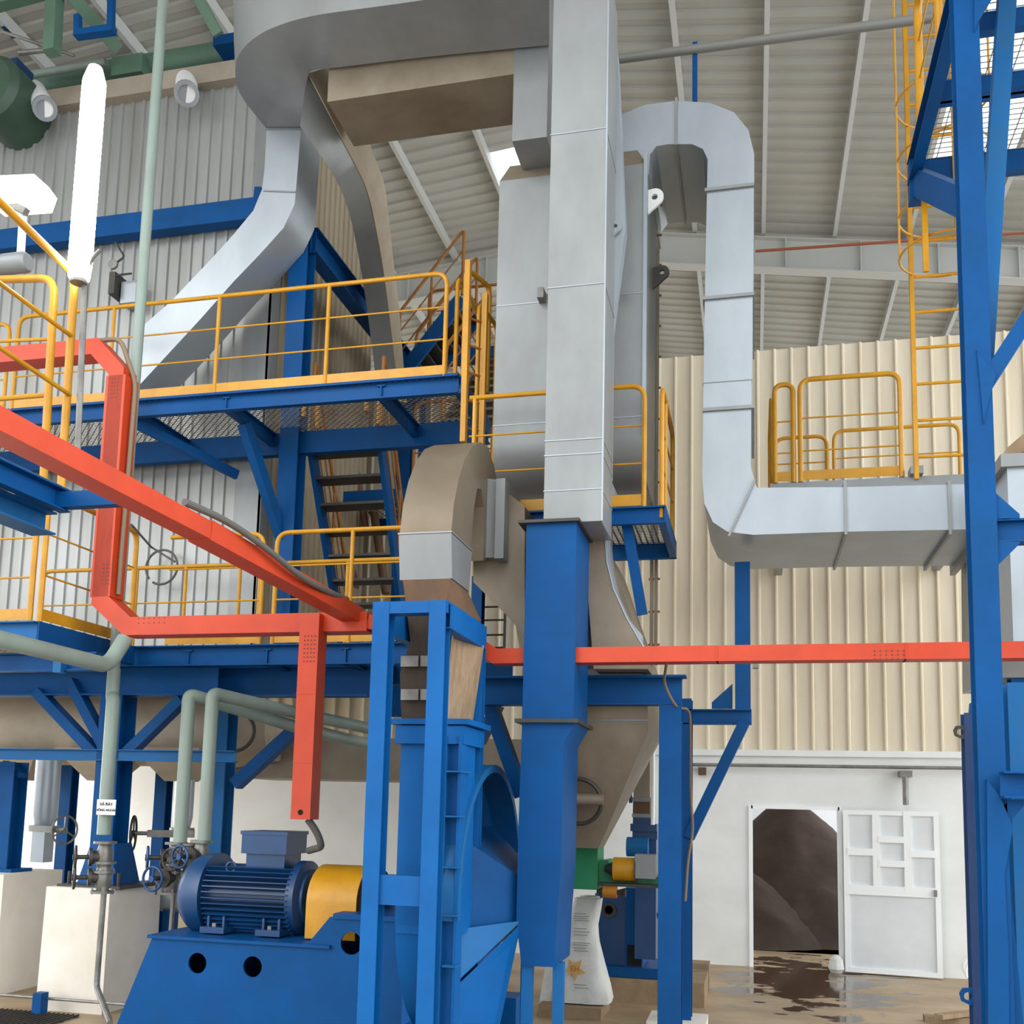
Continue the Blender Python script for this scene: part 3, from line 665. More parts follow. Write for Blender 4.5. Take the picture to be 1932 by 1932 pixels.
for dx_ in (-.15, .15): MB().box(c + V((dx_ - .03, -.1, -c.z)), c + V((dx_ + .03, .1, -.13))).build('leg', BLUE, t)
# background columns & ducting below boiler
for px, Yv, lab in ((122, 11.5, 'slim blue post standing behind the round silver downpipe'), (302, 11.5, 'slim blue post behind the slide gate with the dark wheel')):
    x = P(px, 1600, Yv).x; mb = MB().ibeam((x, Yv, 0), (x, Yv, 2.75), .16, .16, .012, Y_); tag(mb.build('steel_post', BLUE), lab, 'post')
dt = thing('flue_duct', 'long brown-grey flue duct hanging horizontally beneath the boiler', 'duct', (-6, 11.8, 2.9))
z1, z0 = P(600, 1392, 11.3).z, P(600, 1470, 11.3).z
MB().box((P(440, 1400, 11.3).x, 11.3, z0), (P(985, 1400, 11.3).x, 12.5, z1)).build('duct_run', GALV_B, dt)
z1b, z0b = P(100, 1305, 10.6).z, P(100, 1440, 10.6).z
MB().lathe((LX0, 11.2, (z0b + z1b) / 2), X, [(0, (z1b - z0b) / 2), (P(400, 1380, 10.6).x - LX0, (z1b - z0b) / 2), (P(480, 1380, 10.6).x - LX0, .35)], 32).build('round_run', TANP, dt)
cmid = P(150, 1460, 10.4)
for px in (50, 200, 345): c = P(px, 1430, 10.9); MB().loft([[c + V((sx * .45, sy * .4, .1)) for sx, sy in ((-1, -1), (1, -1), (1, 1), (-1, 1))], [c + V((sx * .14, sy * .14, -.28)) for sx, sy in ((-1, -1), (1, -1), (1, 1), (-1, 1))]]).build('hopper_cone', TANP, dt)
dc = P(440, 1380, 10.62)
tag(MB().torus(dc, V((.3, -1, .2)), .24, .022, 24, 8).build('hose_ring', IRON), 'dark curved ring under the brown flue pipe bends', 'ring')
# brown pipework seen through the stair
BRN = mat('brown_lagged_pipe', '#6f4f35', .7, 0, '#4c382a', 3, .8)
for i_, (a_, b_, r_, lb) in enumerate((((640, 900), (668, 1110), .07, 'leftmost'), ((672, 880), (690, 1000), .05, 'middle'), ((700, 930), (728, 1120), .06, 'rightmost'))):
    tag(MB().tube(P(*a_, 13.1), P(*b_, 13.1) * 1.0, r_, 12).build('lagged_pipe', BRN), 'brown lagged pipe seen through the dark stair treads, %s of three' % lb, 'pipe', 'lagged pipes behind the stair')
t = thing('wall_ladder', 'thin dark ladder against the cream wall between the elbow duct and blue duct', 'ladder', P(935, 1270, 13.2))
for px in (905, 952): x = P(px, 1200, 13.2).x; MB().box((x - .015, 13.18, P(930, 1290, 13.2).z), (x + .015, 13.22, P(930, 1090, 13.2).z)).build('stile', IRON, t)
for py in (1100, 1145, 1170, 1198, 1222, 1260): z = P(930, py, 13.2).z; MB().tube((P(905, 1200, 13.2).x, 13.2, z), (P(952, 1200, 13.2).x, 13.2, z), .014, 6).build('rung', IRON, t)
MB().box((P(905, 1200, 13.2).x, 13.22, P(930, 1280, 13.2).z), (P(912, 1200, 13.2).x, WY - .03, P(930, 1278, 13.2).z)).build('wall_bracket', IRON, t)
# clutter at far left floor
c = PZ(62, 1770, .35)
tag(MB().loft([[V((c.x - .3, c.y, 0)), V((c.x + .35, c.y, 0)), V((c.x + .35, c.y + .6, 0)), V((c.x - .3, c.y + .6, 0))], [V((c.x - .3, c.y + .05, .75)), V((c.x - .1, c.y + .05, .75)), V((c.x - .1, c.y + .55, .75)), V((c.x - .3, c.y + .55, .75))]]).build('scrap_stack', IRON), 'dark sloping stack of scrap between the two white blocks', 'scrap')
tag(MB().box((P(62, 1790, 10.2).x, 10.2, 0), (P(88, 1790, 10.2).x, 10.5, .25)).build('yellow_crate', YEL), 'small yellow crate on the floor between the white blocks', 'crate')
a = P(-20, 1890, 8.35); c = P(255, 1905, 8.35)
tag(MB().tube((a.x, a.y, .14), (c.x, c.y, .14), .014, 8).build('floor_pipe', STEEL), 'thin pale pipe running just above the floor past the tall white block', 'pipe')
bb = P(75, 1900, 8.3); tag(MB().box((bb.x - .045, bb.y - .05, 0), (bb.x + .045, bb.y + .05, .2)).build('pipe_rest', BLUE), 'small blue stub post carrying the floor pipe', 'stub')
g0, g1 = PZ(-20, 1905, 0), PZ(100, 1928, 0)
g = MB(); grating(g, g0.x, g1.x + .1, g1.y - .6, g0.y, .015, .05, .2, .02, .012); tag(g.build('drain_grate', IRON), 'dark slotted drain grate in the floor at the lower left corner', 'grate')
for px0, px1, lab in ((318, 372, 'cream upright panel just left of the motor'), (368, 420, 'cream upright panel half hidden by the motor')):
    a, c = P(px0, 1640, 10.8), P(px1, 1640, 10.8); tag(MB().box((a.x, 10.8, 0), (c.x, 10.84, a.z + .1)).build('cream_panel', TARP), lab, 'panel')

# ================================================================== BIG SILVER DUCTS
def poly(pts, Yv, dep, name, m_, parent, smooth=False):
    return MB().prism([P(a, b, Yv) for a, b in pts], (0, dep, 0), smooth).build(name, m_, parent)
MX0, MX1 = P(1033, 600, 7.7).x, P(1139, 600, 7.7).x
MZ0, MZ1 = P(1075, 985, 7.7).z, P(1090, -60, 7.7).z
t = thing('tall_silver_duct', 'tall straight silver duct dropping from the roof into the blue duct in the middle', 'duct', ((MX0 + MX1) / 2, 8, MZ0))
MB().box((MX0, 7.7, MZ0), (MX1, 8.3, MZ1)).build('duct_run', GALV, t)
for py in (250, 540, 830, 858, 925):
    z = P(1085, py, 7.7).z; MB().box((MX0 - .006, 7.694, z), (MX1 + .006, 8.3, z + .008)).build('seam', GALV_L, t)
MB().box((MX1, 7.695, MZ0), (MX1 + .012, 7.72, MZ1)).build('edge_strip', GALV_L, t)
poly([(1100, -60), (1143, -60), (1165, 100), (1180, 430), (1155, 620), (1152, 900), (1100, 900)], 8.3, .14, 'back_panel', GALV_L, t)
poly([(1100, 900), (1148, 900), (1141, 960), (1139, 1010), (1143, 1060), (1155, 1110), (1180, 1165), (1213, 1222), (1222, 1245), (1222, 1262), (1120, 1262), (1100, 1000)], 8.3, .4, 'curved_lower_panel', GALV_B, t)
_cp = [P(a, b, 8.3) for a, b in ((1150, 905), (1142, 960), (1140, 1010), (1144, 1060), (1156, 1110), (1181, 1165), (1214, 1222), (1223, 1245))]
MB().ribbon([(a.x + .006, a.z) for a in _cp][::-1], .012, 8.295, 8.72).build('lit_edge_sheet', GALV_L, t)  # added sheet of brighter metal, paints the lit right side of the panel
# overhead duct
t = thing('overhead_duct', 'wide overhead silver duct sweeping left from the tall duct and splitting in two legs', 'duct', (-4, 8.2, 8.4))
U6 = Z * .7
secs = []
for a, b_, c, d in (
    (P(1036, -38, 7.8), P(1036, 85, 8.42), None, None),
    (P(800, 0, 7.8), P(800, 108, 8.42), None, None),
    (P(640, 22, 7.8), P(640, 127, 8.42), None, None),
    (P(590, 30, 7.83), P(590, 133, 8.47), None, None),
    (P(540, 43, 7.9), P(580, 150, 8.55), None, None),
    (P(495, 62, 8.0), P(576, 172, 8.65), P(600, 60, 8.7), P(470, -60, 8.0)),
    (P(462, 88, 8.15), P(574, 192, 8.8), P(590, 100, 9.0), P(441, -40, 8.15)),
    (P(445, 120, 8.4), P(572, 212, 9.0), P(585, 150, 9.2), P(441, 30, 8.4)),
    (P(452, 175, 8.8), P(570, 228, 9.2), P(576, 200, 9.5), P(450, 120, 8.9)),
    (P(502, 242, 9.33), P(569, 242, 9.33), P(578, 250, 9.85), P(515, 250, 9.85))):
    secs.append([a, b_, c or b_ + U6, d or a + U6])
MB().loftc(secs).build('main_run', GALV, t)
# left leg
poly([(503, 240), (568, 240), (560, 340), (556, 385), (535, 430), (490, 480), (440, 532), (380, 600), (258, 732), (258, 625), (322, 569), (398, 489), (440, 443), (478, 397), (494, 358), (499, 320)], 9.33, .5, 'left_leg', GALV_L, t)
for pts in ([(501, 244), (570, 244)], [(497, 360), (558, 362)]):
    a, b_ = P(*pts[0], 9.325), P(*pts[1], 9.325); MB().beam(a, b_, .014, .014).build('seam', GALV, t)
# arched right leg
secs = []
for (l, r_, o_), Yv, dy_ in zip((((566, 238), (580, 140), (616, 128)), ((605, 292), (632, 240), (672, 215)), ((640, 352), (672, 318), (706, 300)), ((658, 400), (694, 368), (724, 352)), ((670, 450), (710, 440), (734, 432)),
                                ((681, 510), (722, 508), (742, 505)), ((692, 580), (733, 590), (752, 590)), ((706, 690), (745, 690), (760, 690)), ((712, 760), (752, 760), (766, 760))),
                               (8.6, 8.95, 9.5, 9.95, 10.4, 10.85, 11.3, 11.75, 12.0), (.35,) * 9):
    a, b_ = P(*l, Yv), P(*r_, Yv); c = P(*o_, Yv + dy_); secs.append([a, b_, c, a + c - b_])
MB().loftc(secs).build('right_leg', GALV, t)
MB().loftc([[g_[1] + V((.004, -.004, 0)), g_[2] + V((.004, 0, 0)), g_[2] + V((.012, 0, .004)), g_[1] + V((.012, -.004, .004))] for g_ in secs]).build('lit_stained_side', LSIDE, t)  # thin cover over the stained face, its lighter beige stands for side light
c = P(641, 212, 9.15); MB().lathe(c, V((.6, -.5, .1)), [(-.02, .05), (.08, .05), (.08, .03), (.06, .0)], 14).build('nozzle', IRON, t)
# second, rear duct and its drop
SB0, ST0 = P(800, 165, 8.46).z, P(800, 165, 8.46).z + .75
sx0, sx1 = P(618, 180, 8.46).x, P(1030, 160, 8.46).x
t = thing('rear_overhead_duct', 'lower stained silver duct tucked behind the overhead duct and turning down into the vessel', 'duct', (sx0, 8.8, SB0))
MB().box((sx0, 8.46, SB0), (sx1, 9.15, ST0)).build('horizontal_run', GALV_B, t)
dxa = P(967, 250, 8.46).x
VZ1 = P(1000, 290, 8.8).z
MB().box((dxa, 8.45, VZ1 - .1), (sx1 + .02, 9.2, ST0)).build('drop', GALV, t)
# vessel
VX0, VX1 = P(936, 600, 8.8).x, P(1217, 600, 8.8).x
vz0 = P(1000, 835, 8.8).z
t = thing('silver_vessel', 'big silver clad vessel behind the tall duct, ringed low down by a yellow railing', 'vessel', ((VX0 + VX1) / 2, 9.3, 4.9))
secs = []
for dy_, z in ((.5, vz0 - .38), (.25, vz0 - .34), (.1, vz0 - .22), (.03, vz0 - .1), (0, vz0), (0, P(1000, 335, 8.8).z), (-.0, P(1000, 335, 8.8).z)):
    secs.append([(VX0, 8.8 + dy_, z), (VX1, 8.8 + dy_, z), (VX1, 9.95 - dy_ * .3, z), (VX0, 9.95 - dy_ * .3, z)])
MB().loft(secs).build('shell', GALV, t)
MB().loft([[(VX0 + .0, 8.8, P(1000, 335, 8.8).z), (VX1 + .0, 8.8, P(1000, 335, 8.8).z), (VX1, 9.95, P(1000, 335, 8.8).z), (VX0, 9.95, P(1000, 335, 8.8).z)],
           [(VX0 + .06, 8.95, VZ1), (VX1 - .1, 8.95, VZ1), (VX1 - .1, 9.8, VZ1), (VX0 + .06, 9.8, VZ1)]]).build('top_cowl', GALV_B, t)
for py in (573, 800): z = P(1000, py, 8.8).z; MB().box((VX0 - .004, 8.795, z), (VX1 + .004, 8.81, z + .01)).build('seam', GALV_L, t)
MB().box((VX1 - .02, 8.78, vz0), (VX1 + .015, 8.82, VZ1 - .15)).build('edge_strip', GALV_L, t)
def lug(px, py, Yv, s, lab, mm, dirx=1):
    c = P(px, py, Yv); k = s; pts = []
    for i in range(9):
        an = math.radians(-60 + 150 * i / 8); pts.append(c + V((math.cos(an) * k * dirx, 0, math.sin(an) * k)))
    pts += [c + V((-k * 1.3 * dirx, 0, k * .8)), c + V((-k * 1.3 * dirx, 0, -k * 2.4))]
    return tag(MB().plate_hole(pts, c, k * .35, V((0, .03, 0))).build('lifting_lug', mm), lab, 'lug', 'lifting lugs')
lug(1235, 371, 9.0, .085, 'white lifting lug with a hole beside the top of the silver vessel', WHT)
lug(1249, 513, 9.4, .07, 'dark lifting lug lower than the white one on the vessel side', IRON)
lug(1161, 426, 8.25, .05, 'small pale lug with a hole on the edge of the tall silver duct', GALV_L)
for px, py, lab in ((1020, 553, 'left'), (1160, 553, 'right')):
    c = P(px, py, 8.7); tag(MB().box(c + V((-.03, -.02, -.05)), c + V((.03, .1, .05))).build('clamp_plate', STEEL), 'small clamp plate on the vessel, %s of the tall duct' % lab, 'clamp', 'vessel clamp plates')
# ash hopper below
HY = 8.72
t = thing('ash_hopper', 'brown-grey sheet hopper narrowing down to the green outlet behind the blue duct', 'hopper', P(1110, 1600, HY + .5))
def hx(px, py): return P(px, py, HY)
tops = [(960, 1010), (1222, 1250)]
zz = [(P(1100, 1040, HY).z, P(950, 1040, HY).x, P(1148, 1040, HY).x, 0, 1.2), (P(1100, 1250, HY).z, P(985, 1250, HY).x, P(1221, 1250, HY).x, 0, 1.2),
      (P(1100, 1380, HY).z, P(985, 1380, HY).x, P(1222, 1380, HY).x, 0, 1.2), (P(1100, 1600, HY + .45).z, P(1072, 1600, HY + .45).x, P(1130, 1600, HY + .45).x, .45, .75)]
MB().loft([[(a, HY + y0_, z), (b_, HY + y0_, z), (b_, HY + y1_, z), (a, HY + y1_, z)] for z, a, b_, y0_, y1_ in zz]).build('hopper_body', GALV_B, t)
z = P(1150, 1360, HY).z; MB().box((P(1105, 1360, HY).x, HY - .01, z), (P(1222, 1360, HY).x + .01, HY + .01, z + .012)).build('seam', GALV, t)
z = P(1150, 1268, 8.6).z; MB().box((P(1105, 1270, 8.6).x, 8.62, z - .03), (P(1212, 1270, 8.6).x, HY, z + .03)).build('ledge', GALV_L, t)
c = P(1108, 1508, 8.84); MB().tube(c - X * .15, c + X * .14, .05, 16).build('cross_pipe', GALV_B, t)
MB().torus(P(1092, 1512, 8.86), V((0, -1, -.2)), .2, .02, 28, 8).build('half_ring', IRON, t)
c = P(1188, 1200, 8.6); MB().prism([P(1183, 1165, 8.6), P(1213, 1200, 8.6), P(1213, 1250, 8.6), P(1190, 1220, 8.6)], (0, .02, 0)).build('bright_patch', GALV_L, t)
# elbow duct over the fan
EX0, EX1 = P(754, 1005, 7.0).x, P(851, 1005, 7.0).x
E0 = 7.0
def ez(py, Yv, px=850): return P(px, py, Yv).z
prof = [(E0 + .06, ez(1090, E0 + .06)), (E0, ez(1005, E0)), (E0 + .05, ez(950, E0 + .05)), (E0 + .15, ez(905, E0 + .15)), (E0 + .3, ez(868, E0 + .3)), (E0 + .5, ez(845, E0 + .5)), (E0 + .75, ez(838, E0 + .75)),
        (E0 + 1.0, ez(850, E0 + 1.0)), (E0 + 1.2, ez(885, E0 + 1.2)), (E0 + 1.38, ez(930, E0 + 1.38)), (E0 + 1.4, ez(1060, E0 + 1.4)),
        (E0 + .92, ez(1060, E0 + .92)), (E0 + .9, ez(960, E0 + .9)), (E0 + .8, ez(925, E0 + .8)), (E0 + .68, ez(925, E0 + .68)), (E0 + .6, ez(960, E0 + .6)), (E0 + .55, ez(1020, E0 + .55)), (E0 + .5, ez(1090, E0 + .5))]
t = thing('brown_elbow_duct', 'stained brown and silver elbow duct arching over the small blue frame', 'duct', (EX0 + .2, E0 + .5, prof[0][1]))
MB().prism([(EX0, y, z) for y, z in prof], (EX1 - EX0, 0, 0)).build('elbow', ELB, t)
_za, _zb = ez(1092, E0 + .06), ez(1006, E0)
MB().loft([[(EX0 - .004, E0 + .05, _za), (EX1 + .004, E0 + .05, _za), (EX1 + .004, E0 + .51, _za), (EX0 - .004, E0 + .51, _za)], [(EX0 - .004, E0 - .006, _zb), (EX1 + .004, E0 - .006, _zb), (EX1 + .004, E0 + .56, _zb), (EX0 - .004, E0 + .56, _zb)]]).build('lower_section', GALV, t)
z = ez(1005, E0); MB().box((EX0 - .01, E0 - .01, z), (EX1 + .01, E0 + .56, z + .012)).build('seam', GALV, t)
z1, z2 = ez(1090, E0 + .06), ez(1150, E0 + .06)
MB().loft([[(EX0 + .02, E0 + .05, z1), (EX1 - .01, E0 + .05, z1), (EX1 - .01, E0 + .5, z1), (EX0 + .02, E0 + .5, z1)], [(EX0 + .06, E0 + .05, z2), (EX1 - .05, E0 + .05, z2), (EX1 + .1, E0 + .55, z2), (EX0 + .06, E0 + .55, z2)]]).build('stained_collar', RUST, t)
MB().prism([P(*a, 8.0) for a in ((893, 900), (940, 905), (940, 1052), (893, 1052))], (0, .5, 0)).build('side_box', GALV, t)
MB().prism([P(*a, 8.12) for a in ((893, 1048), (935, 1050), (958, 930), (990, 955), (990, 1200), (955, 1160), (893, 1098))], (0, .45, 0)).build('side_run', GALV_B, t)
MB().box((P(938, 900, 7.98).x, 7.95, P(938, 1055, 7.98).z), (P(955, 900, 7.98).x, 8.5, P(938, 905, 7.98).z)).build('flange', GALV, t)
# U duct on the right
UY = 9.0; UD = 1.32
arch_o = [(1137, 330), (1138, 285), (1150, 243), (1176, 215), (1215, 198), (1275, 190), (1340, 194), (1385, 212), (1412, 245), (1423, 290), (1421, 500), (1416, 880), (1428, 920), (1600, 919), (1870, 912), (1870, 998), (1600, 1003), (1420, 1009), (1372, 1003), (1345, 985), (1329, 950), (1325, 900), (1329, 600), (1335, 300), (1326, 281), (1306, 272), (1260, 272), (1238, 276), (1226, 292), (1224, 330)]
t = thing('silver_u_duct', 'silver rectangular duct that arches beside the vessel then runs right above the white door', 'duct', P(1400, 1010, 9.5))
poly(arch_o, UY, UD, 'duct_run', GALV_L, t)
for py in (352, 557, 768):
    z = P(1378, py, UY).z; a, b_ = P(1330 if py > 400 else 1334, py, UY).x, P(1419, py, UY).x
    MB().box((a - .02, UY - .025, z - .03), (b_ + .02, UY + UD + .02, z)).build('flange', GALV, t)
z = P(1378, 720, UY).z; MB().box((P(1327, 720, UY).x - .004, UY - .005, z), (P(1418, 720, UY).x + .004, UY + .1, z + .008)).build('seam', GALV, t)
a, c = P(1276, 190, UY), P(1276, 275, UY); MB().box((a.x - .012, UY - .02, c.z - .0), (a.x + .012, UY + UD + .01, a.z + .02)).build('flange', GALV, t)
for px in (1594, 1790):
    a, c = P(px, 915, UY), P(px, 1003, UY); MB().box((a.x - .012, UY - .02, c.z - .03), (a.x + .012, UY + UD + .01, a.z + .03)).build('flange', GALV, t)
MB().beam(P(1424, 905, UY - .01), P(1375, 1012, UY - .01), .02, .03, Y_).build('flange', GALV, t)
a = P(1848, 905, UY); MB().box((a.x, UY - .06, P(1848, 1015, UY).z), (a.x + .05, UY + UD + .1, a.z)).build('flange', GALV, t)
# hanger strap above it
x = P(1311, 150, 9.43).x; tag(MB().beam((x, 9.43, P(1311, 200, 9.43).z), (x, 9.43, P(1311, 80, 9.43).z), .05, .02).build('hanger_strap', BLUE), 'blue strap hanging the silver U duct from the thin roof pipe', 'strap')
tag(MB().tube(P(1120, 118, 9.6), P(1770, 32, 9.0), .045, 12).build('roof_pipe', mat('dull_grey_pipe', '#7d7d79', .5)), 'thin grey pipe sloping across under the right side of the roof', 'pipe')
tag(MB().tube((P(1425, 474, 13.5).x, 13.5, P(1425, 474, 13.5).z), (7, 13.5, P(1425, 474, 13.5).z - .25), .02, 8).build('red_conduit', mat('red_brown_paint', '#8a4c30', .6)), 'thin red-brown conduit crossing under the far roof', 'conduit')

# ================================================================== BLUE DROP DUCT + FAN
BDY = 7.66
t = thing('blue_drop_duct', 'wide dark blue flanged duct in the centre receiving the tall silver duct', 'duct', P(1020, 1820, 8))
zt_, zm, zb_ = P(1040, 985, BDY).z, P(1040, 1358, BDY).z, P(1040, 1825, BDY).z
bx0, bx1 = P(991, 1100, BDY).x, P(1086, 1100, BDY).x
MB().box((bx0, BDY, zm), (bx1, BDY + .66, zt_)).build('upper_section', BLUE, t)
MB().box((bx0 - .06, BDY - .05, zt_ - .01), (bx1 + .03, BDY + .72, zt_ + .014)).build('flange', IRON, t)
MB().box((bx0 - .05, BDY - .05, zm - .025), (bx1 + .04, BDY + .72, zm + .005)).build('flange', IRON, t)
poly([(985, 1362), (1086, 1362), (1063, 1402), (1058, 1640), (1050, 1740), (1046, 1825), (984, 1822), (974, 1740), (978, 1560)], BDY, .66, 'lower_section', BLUE, t)
for px, Yv in ((993, BDY + .04), (1052, BDY + .1)):
    x = P(px, 1870, Yv).x; MB().box((x - .04, Yv, 0), (x + .04, Yv + .08, zb_ + .02)).build('leg', BLUE_P, t)
x = P(993, 1870, 8.25).x
MB().box((x - .04, 8.2, 0), (x + .04, 8.28, zb_ + .02)).build('leg', BLUE_P, t)

FX0, FX1 = P(746, 1650, 7.0).x, P(862, 1650, 7.0).x; FYC, FZC, FR = 8.15, 1.27, 1.13
t = thing('centrifugal_fan', 'large bright blue centrifugal fan housing with ribbed edge behind the small blue frame', 'fan', ((FX0 + FX1) / 2, FYC, 0))
zf = P(800, 1362, 7.0).z
prof = [(7.0, zf), (7.5, zf), (7.5, FZC + .95)]
prof = [(7.02, zf), (7.02, FZC)] + [(FYC - FR * math.cos(math.radians(a)), FZC - FR * math.sin(math.radians(a))) for a in range(8, 255, 9)] + [(7.55, FZC + 1.0), (7.5, FZC + 1.15), (7.5, zf)]
FXS = FX1 - .2
MB().prism([(FX0, y, z) for y, z in prof], (FXS - FX0, 0, 0)).build('scroll_housing', BLUE_B, t)
MB().box((FX0 + .01, 7.03, FZC - .2), (FX1, 7.4, zf)).build('outlet_duct', BLUE_B, t)
MB().box((FXS, 7.02, .03), (FX1, 7.12, FZC)).build('front_web', BLUE_B, t)
MB().box((FX0 - .07, 6.95, zf - .02), (FX1 + .07, 7.58, zf + .02)).build('outlet_flange', BLUE_B, t)
MB().box((FX0 - .03, 6.97, zf - .16), (FX1 + .03, 7.54, zf - .03)).build('outlet_collar', BLUE_B, t)
x1 = P(880, 1500, 7.05).x
for px in (838, ):
    a = P(px, 1400, 6.98).x; MB().box((a, 6.95, .05), (a + .025, 7.02, zf - .1)).build('edge_angle', BLUE_P, t)
for py in (1458, 1542, 1637, 1727, 1822):
    z = P(860, py, 7.0).z; MB().box((P(838, py, 6.95).x, 6.90, z), (FX1 + .035, 7.02 + (.18 if py < 1500 else .03), z + .012)).build('stiffener', BLUE_P, t)
MB().box((FX1 + .0, 6.95, .05), (FX1 + .02, 7.1, zf - .1)).build('edge_angle', BLUE_B, t)
# inlet box: arch shell
def archring(x0, x1, R1, R0, a0, a1, cy=FYC, cz=FZC + .05):
    n_ = 22; o_ = [(cy + R1 * math.cos(math.radians(a0 + (a1 - a0) * i / n_)), cz + R1 * 1.02 * math.sin(math.radians(a0 + (a1 - a0) * i / n_))) for i in range(n_ + 1)]
    i_ = [(cy + R0 * math.cos(math.radians(a0 + (a1 - a0) * i / n_)), cz + R0 * 1.02 * math.sin(math.radians(a0 + (a1 - a0) * i / n_))) for i in range(n_ + 1)]
    return MB().prism([(x0, y, z) for y, z in o_ + i_[::-1]], (x1 - x0, 0, 0), False)
archring(FXS, FX1 + .03, .98, .92, -8, 188, 7.93).build('inlet_box_rim', BLUE_P, t)
MB().prism([(FXS + .01, 7.93 + .93 * math.cos(math.radians(a)), FZC + .05 + .93 * math.sin(math.radians(a))) for a in range(0, 181, 9)], (.012, 0, 0)).build('inlet_side_plate', BLUE, t)
dxx = P(976, 1700, BDY).x
zA, zB = P(885, 1560, 7.3).z, P(860, 1850, 7.3).z
MB().loft([[(FXS, 7.3, zB), (FXS, 8.7, zB), (FXS, 8.7, zA), (FXS, 7.3, zA)], [(dxx, 7.75, P(980, 1742, 7.75).z), (dxx, 8.3, P(980, 1742, 7.75).z), (dxx, 8.3, P(980, 1655, 7.75).z), (dxx, 7.75, P(980, 1655, 7.75).z)]]).build('inlet_transition', BLUE, t)
MB().prism([P(857, 1852, 7.1), P(872, 1752, 7.3), P(978, 1738, 7.66)], (0, 0, -.02)).build('gusset', BLUE_P, t)
MB().prism([P(860, 1862, 7.12), P(978, 1748, 7.66), P(978, 1760, 7.66), P(930, 1990, 7.6), P(865, 1990, 7.12)], (0, .03, 0)).build('lower_gusset', BLUE_B, t)
for yy in (7.5, 8.9): MB().box((FX0 - .05, yy - .15, 0), (FX1 + .05, yy + .15, .35)).build('foot', BLUE_B, t)
MB().box((FX0 - .3, FYC - .35, .0), (FX0 - .05, FYC + .35, .98)).build('bearing_stand', BLUE_B, t)
# expansion joint between fan and elbow
t = thing('expansion_joint', 'dark dusty fabric joint with clamp strips inside the small blue frame', 'joint', (EX0 + .2, 7.25, zf))
z0, z1 = zf + .02, ez(1150, E0 + .06)
MB().loft([[(EX0 + .04, 7.08, z0), (EX1 - .04, 7.08, z0), (EX1 + .06, 7.5, z0), (EX0 + .06, 7.5, z0)], [(EX0 + .02, 7.06, z0 + .35), (EX1 - .06, 7.06, z0 + .35), (EX1 + .02, 7.52, z0 + .35), (EX0 + .02, 7.52, z0 + .35)],
           [(EX0 + .08, 7.1, z0 + .6), (EX1 - .06, 7.1, z0 + .6), (EX1 + .08, 7.5, z0 + .6), (EX0 + .06, 7.5, z0 + .6)], [(EX0 + .06, 7.05, z1), (EX1 - .05, 7.05, z1), (EX1 + .1, 7.55, z1), (EX0 + .06, 7.55, z1)]]).build('bellows', JOINT, t)
for py in (1245, 1308):
    z = P(790, py, 7.03).z
    for a, b_ in ((757, 790), (794, 830)): MB().box((P(a, py, 7.03).x, 7.02, z - .05), (P(b_, py, 7.03).x, 7.05, z + .03)).build('clamp_strip', STEEL, t)
MB().prism([(EX1 - .02, 7.05, z0), (EX1 + .05, 7.5, z0), (EX1 + .12, 7.52, z1 - .2), (EX1 - .0, 7.1, z1 - .15)], (.015, 0, 0)).build('hanging_flap', WOOD, t)
# small blue frame (portal)
t = thing('portal_frame', 'tall narrow bright blue portal frame standing in front of the fan', 'frame', P(770, 1930, 6.9))
gx0_, gx1_ = P(701, 1200, 6.6).x, P(841, 1200, 6.6).x; GZ = P(770, 1134, 6.6).z
YB = 7.6
for x, y in ((gx0_, 6.6), (gx1_ - .13, 6.6)): MB().chan((x + .065, y + .06, 0), (x + .065, y + .06, GZ), .12, .13, .012, Y_, 1).build('leg', BLUE_B, t)
for x, y in ((gx0_, YB), (gx1_ - .1, YB)): MB().chan((x + .05, y, 0), (x + .05, y, GZ), .12, .1, .012, Y_, 1).build('leg', BLUE_B, t)
MB().box((gx0_, 6.6, GZ - .085), (gx1_, 6.72, GZ)).build('top_bar', BLUE_B, t)
MB().box((gx0_, YB - .05, GZ - .085), (gx1_, YB + .05, GZ)).build('top_bar', BLUE_B, t)
for x in (gx0_ + .03, gx1_ - .02): MB().chan((x, 6.65, GZ - .1), (x, YB, GZ - .1), .08, .18, .01).build('side_bar', BLUE_B, t)
z = P(750, 1680, 6.62).z; MB().box((gx0_ + .1, 6.62, z - .1), (gx1_ - .1, 6.7, z + .1)).build('middle_bar', BLUE_B, t)

# ---------------- motor
AY, AZ = FYC, P(480, 1690, 8.15).z
mx0, mx1 = P(353, 1690, AY).x, P(592, 1690, AY).x; MR = .335
t = thing('electric_motor', 'big finned blue electric motor with domed fan cover on the blue base', 'motor', ((mx0 + mx1) / 2, AY, AZ - MR - .05))
x = P(412, 1690, AY).x
MB().lathe((mx0, AY, AZ), X, [(0, .02), (.01, .16), (.05, .25), (.11, .31), (.17, MR + .01), (x - mx0, MR + .02), (x - mx0, MR - .02)], 40).build('fan_cover', MOTORB, t)
MB().lathe((x, AY, AZ), X, [(0, MR - .09), (mx1 - x, MR - .09)], 36).build('frame_body', MOTORB, t)
MB().lathe((mx1 - .12, AY, AZ), X, [(0, MR - .07), (0, MR - .02), (.07, MR - .02), (.1, .24), (.12, .08), (.3, .06), (.3, .01)], 36).build('end_bell', MOTORB, t)
for i in range(44):
    an = i / 44 * 6.28318; c_, s2 = math.cos(an), math.sin(an)
    if s2 > .82: continue
    p = V((x + .02, AY + c_ * (MR - .05), AZ + s2 * (MR - .05))); q = V((mx1 - .1, p.y, p.z))
    MB().beam(p, q, .008, .1, V((0, c_, s2))).build('cooling_fin', MOTORB, t)
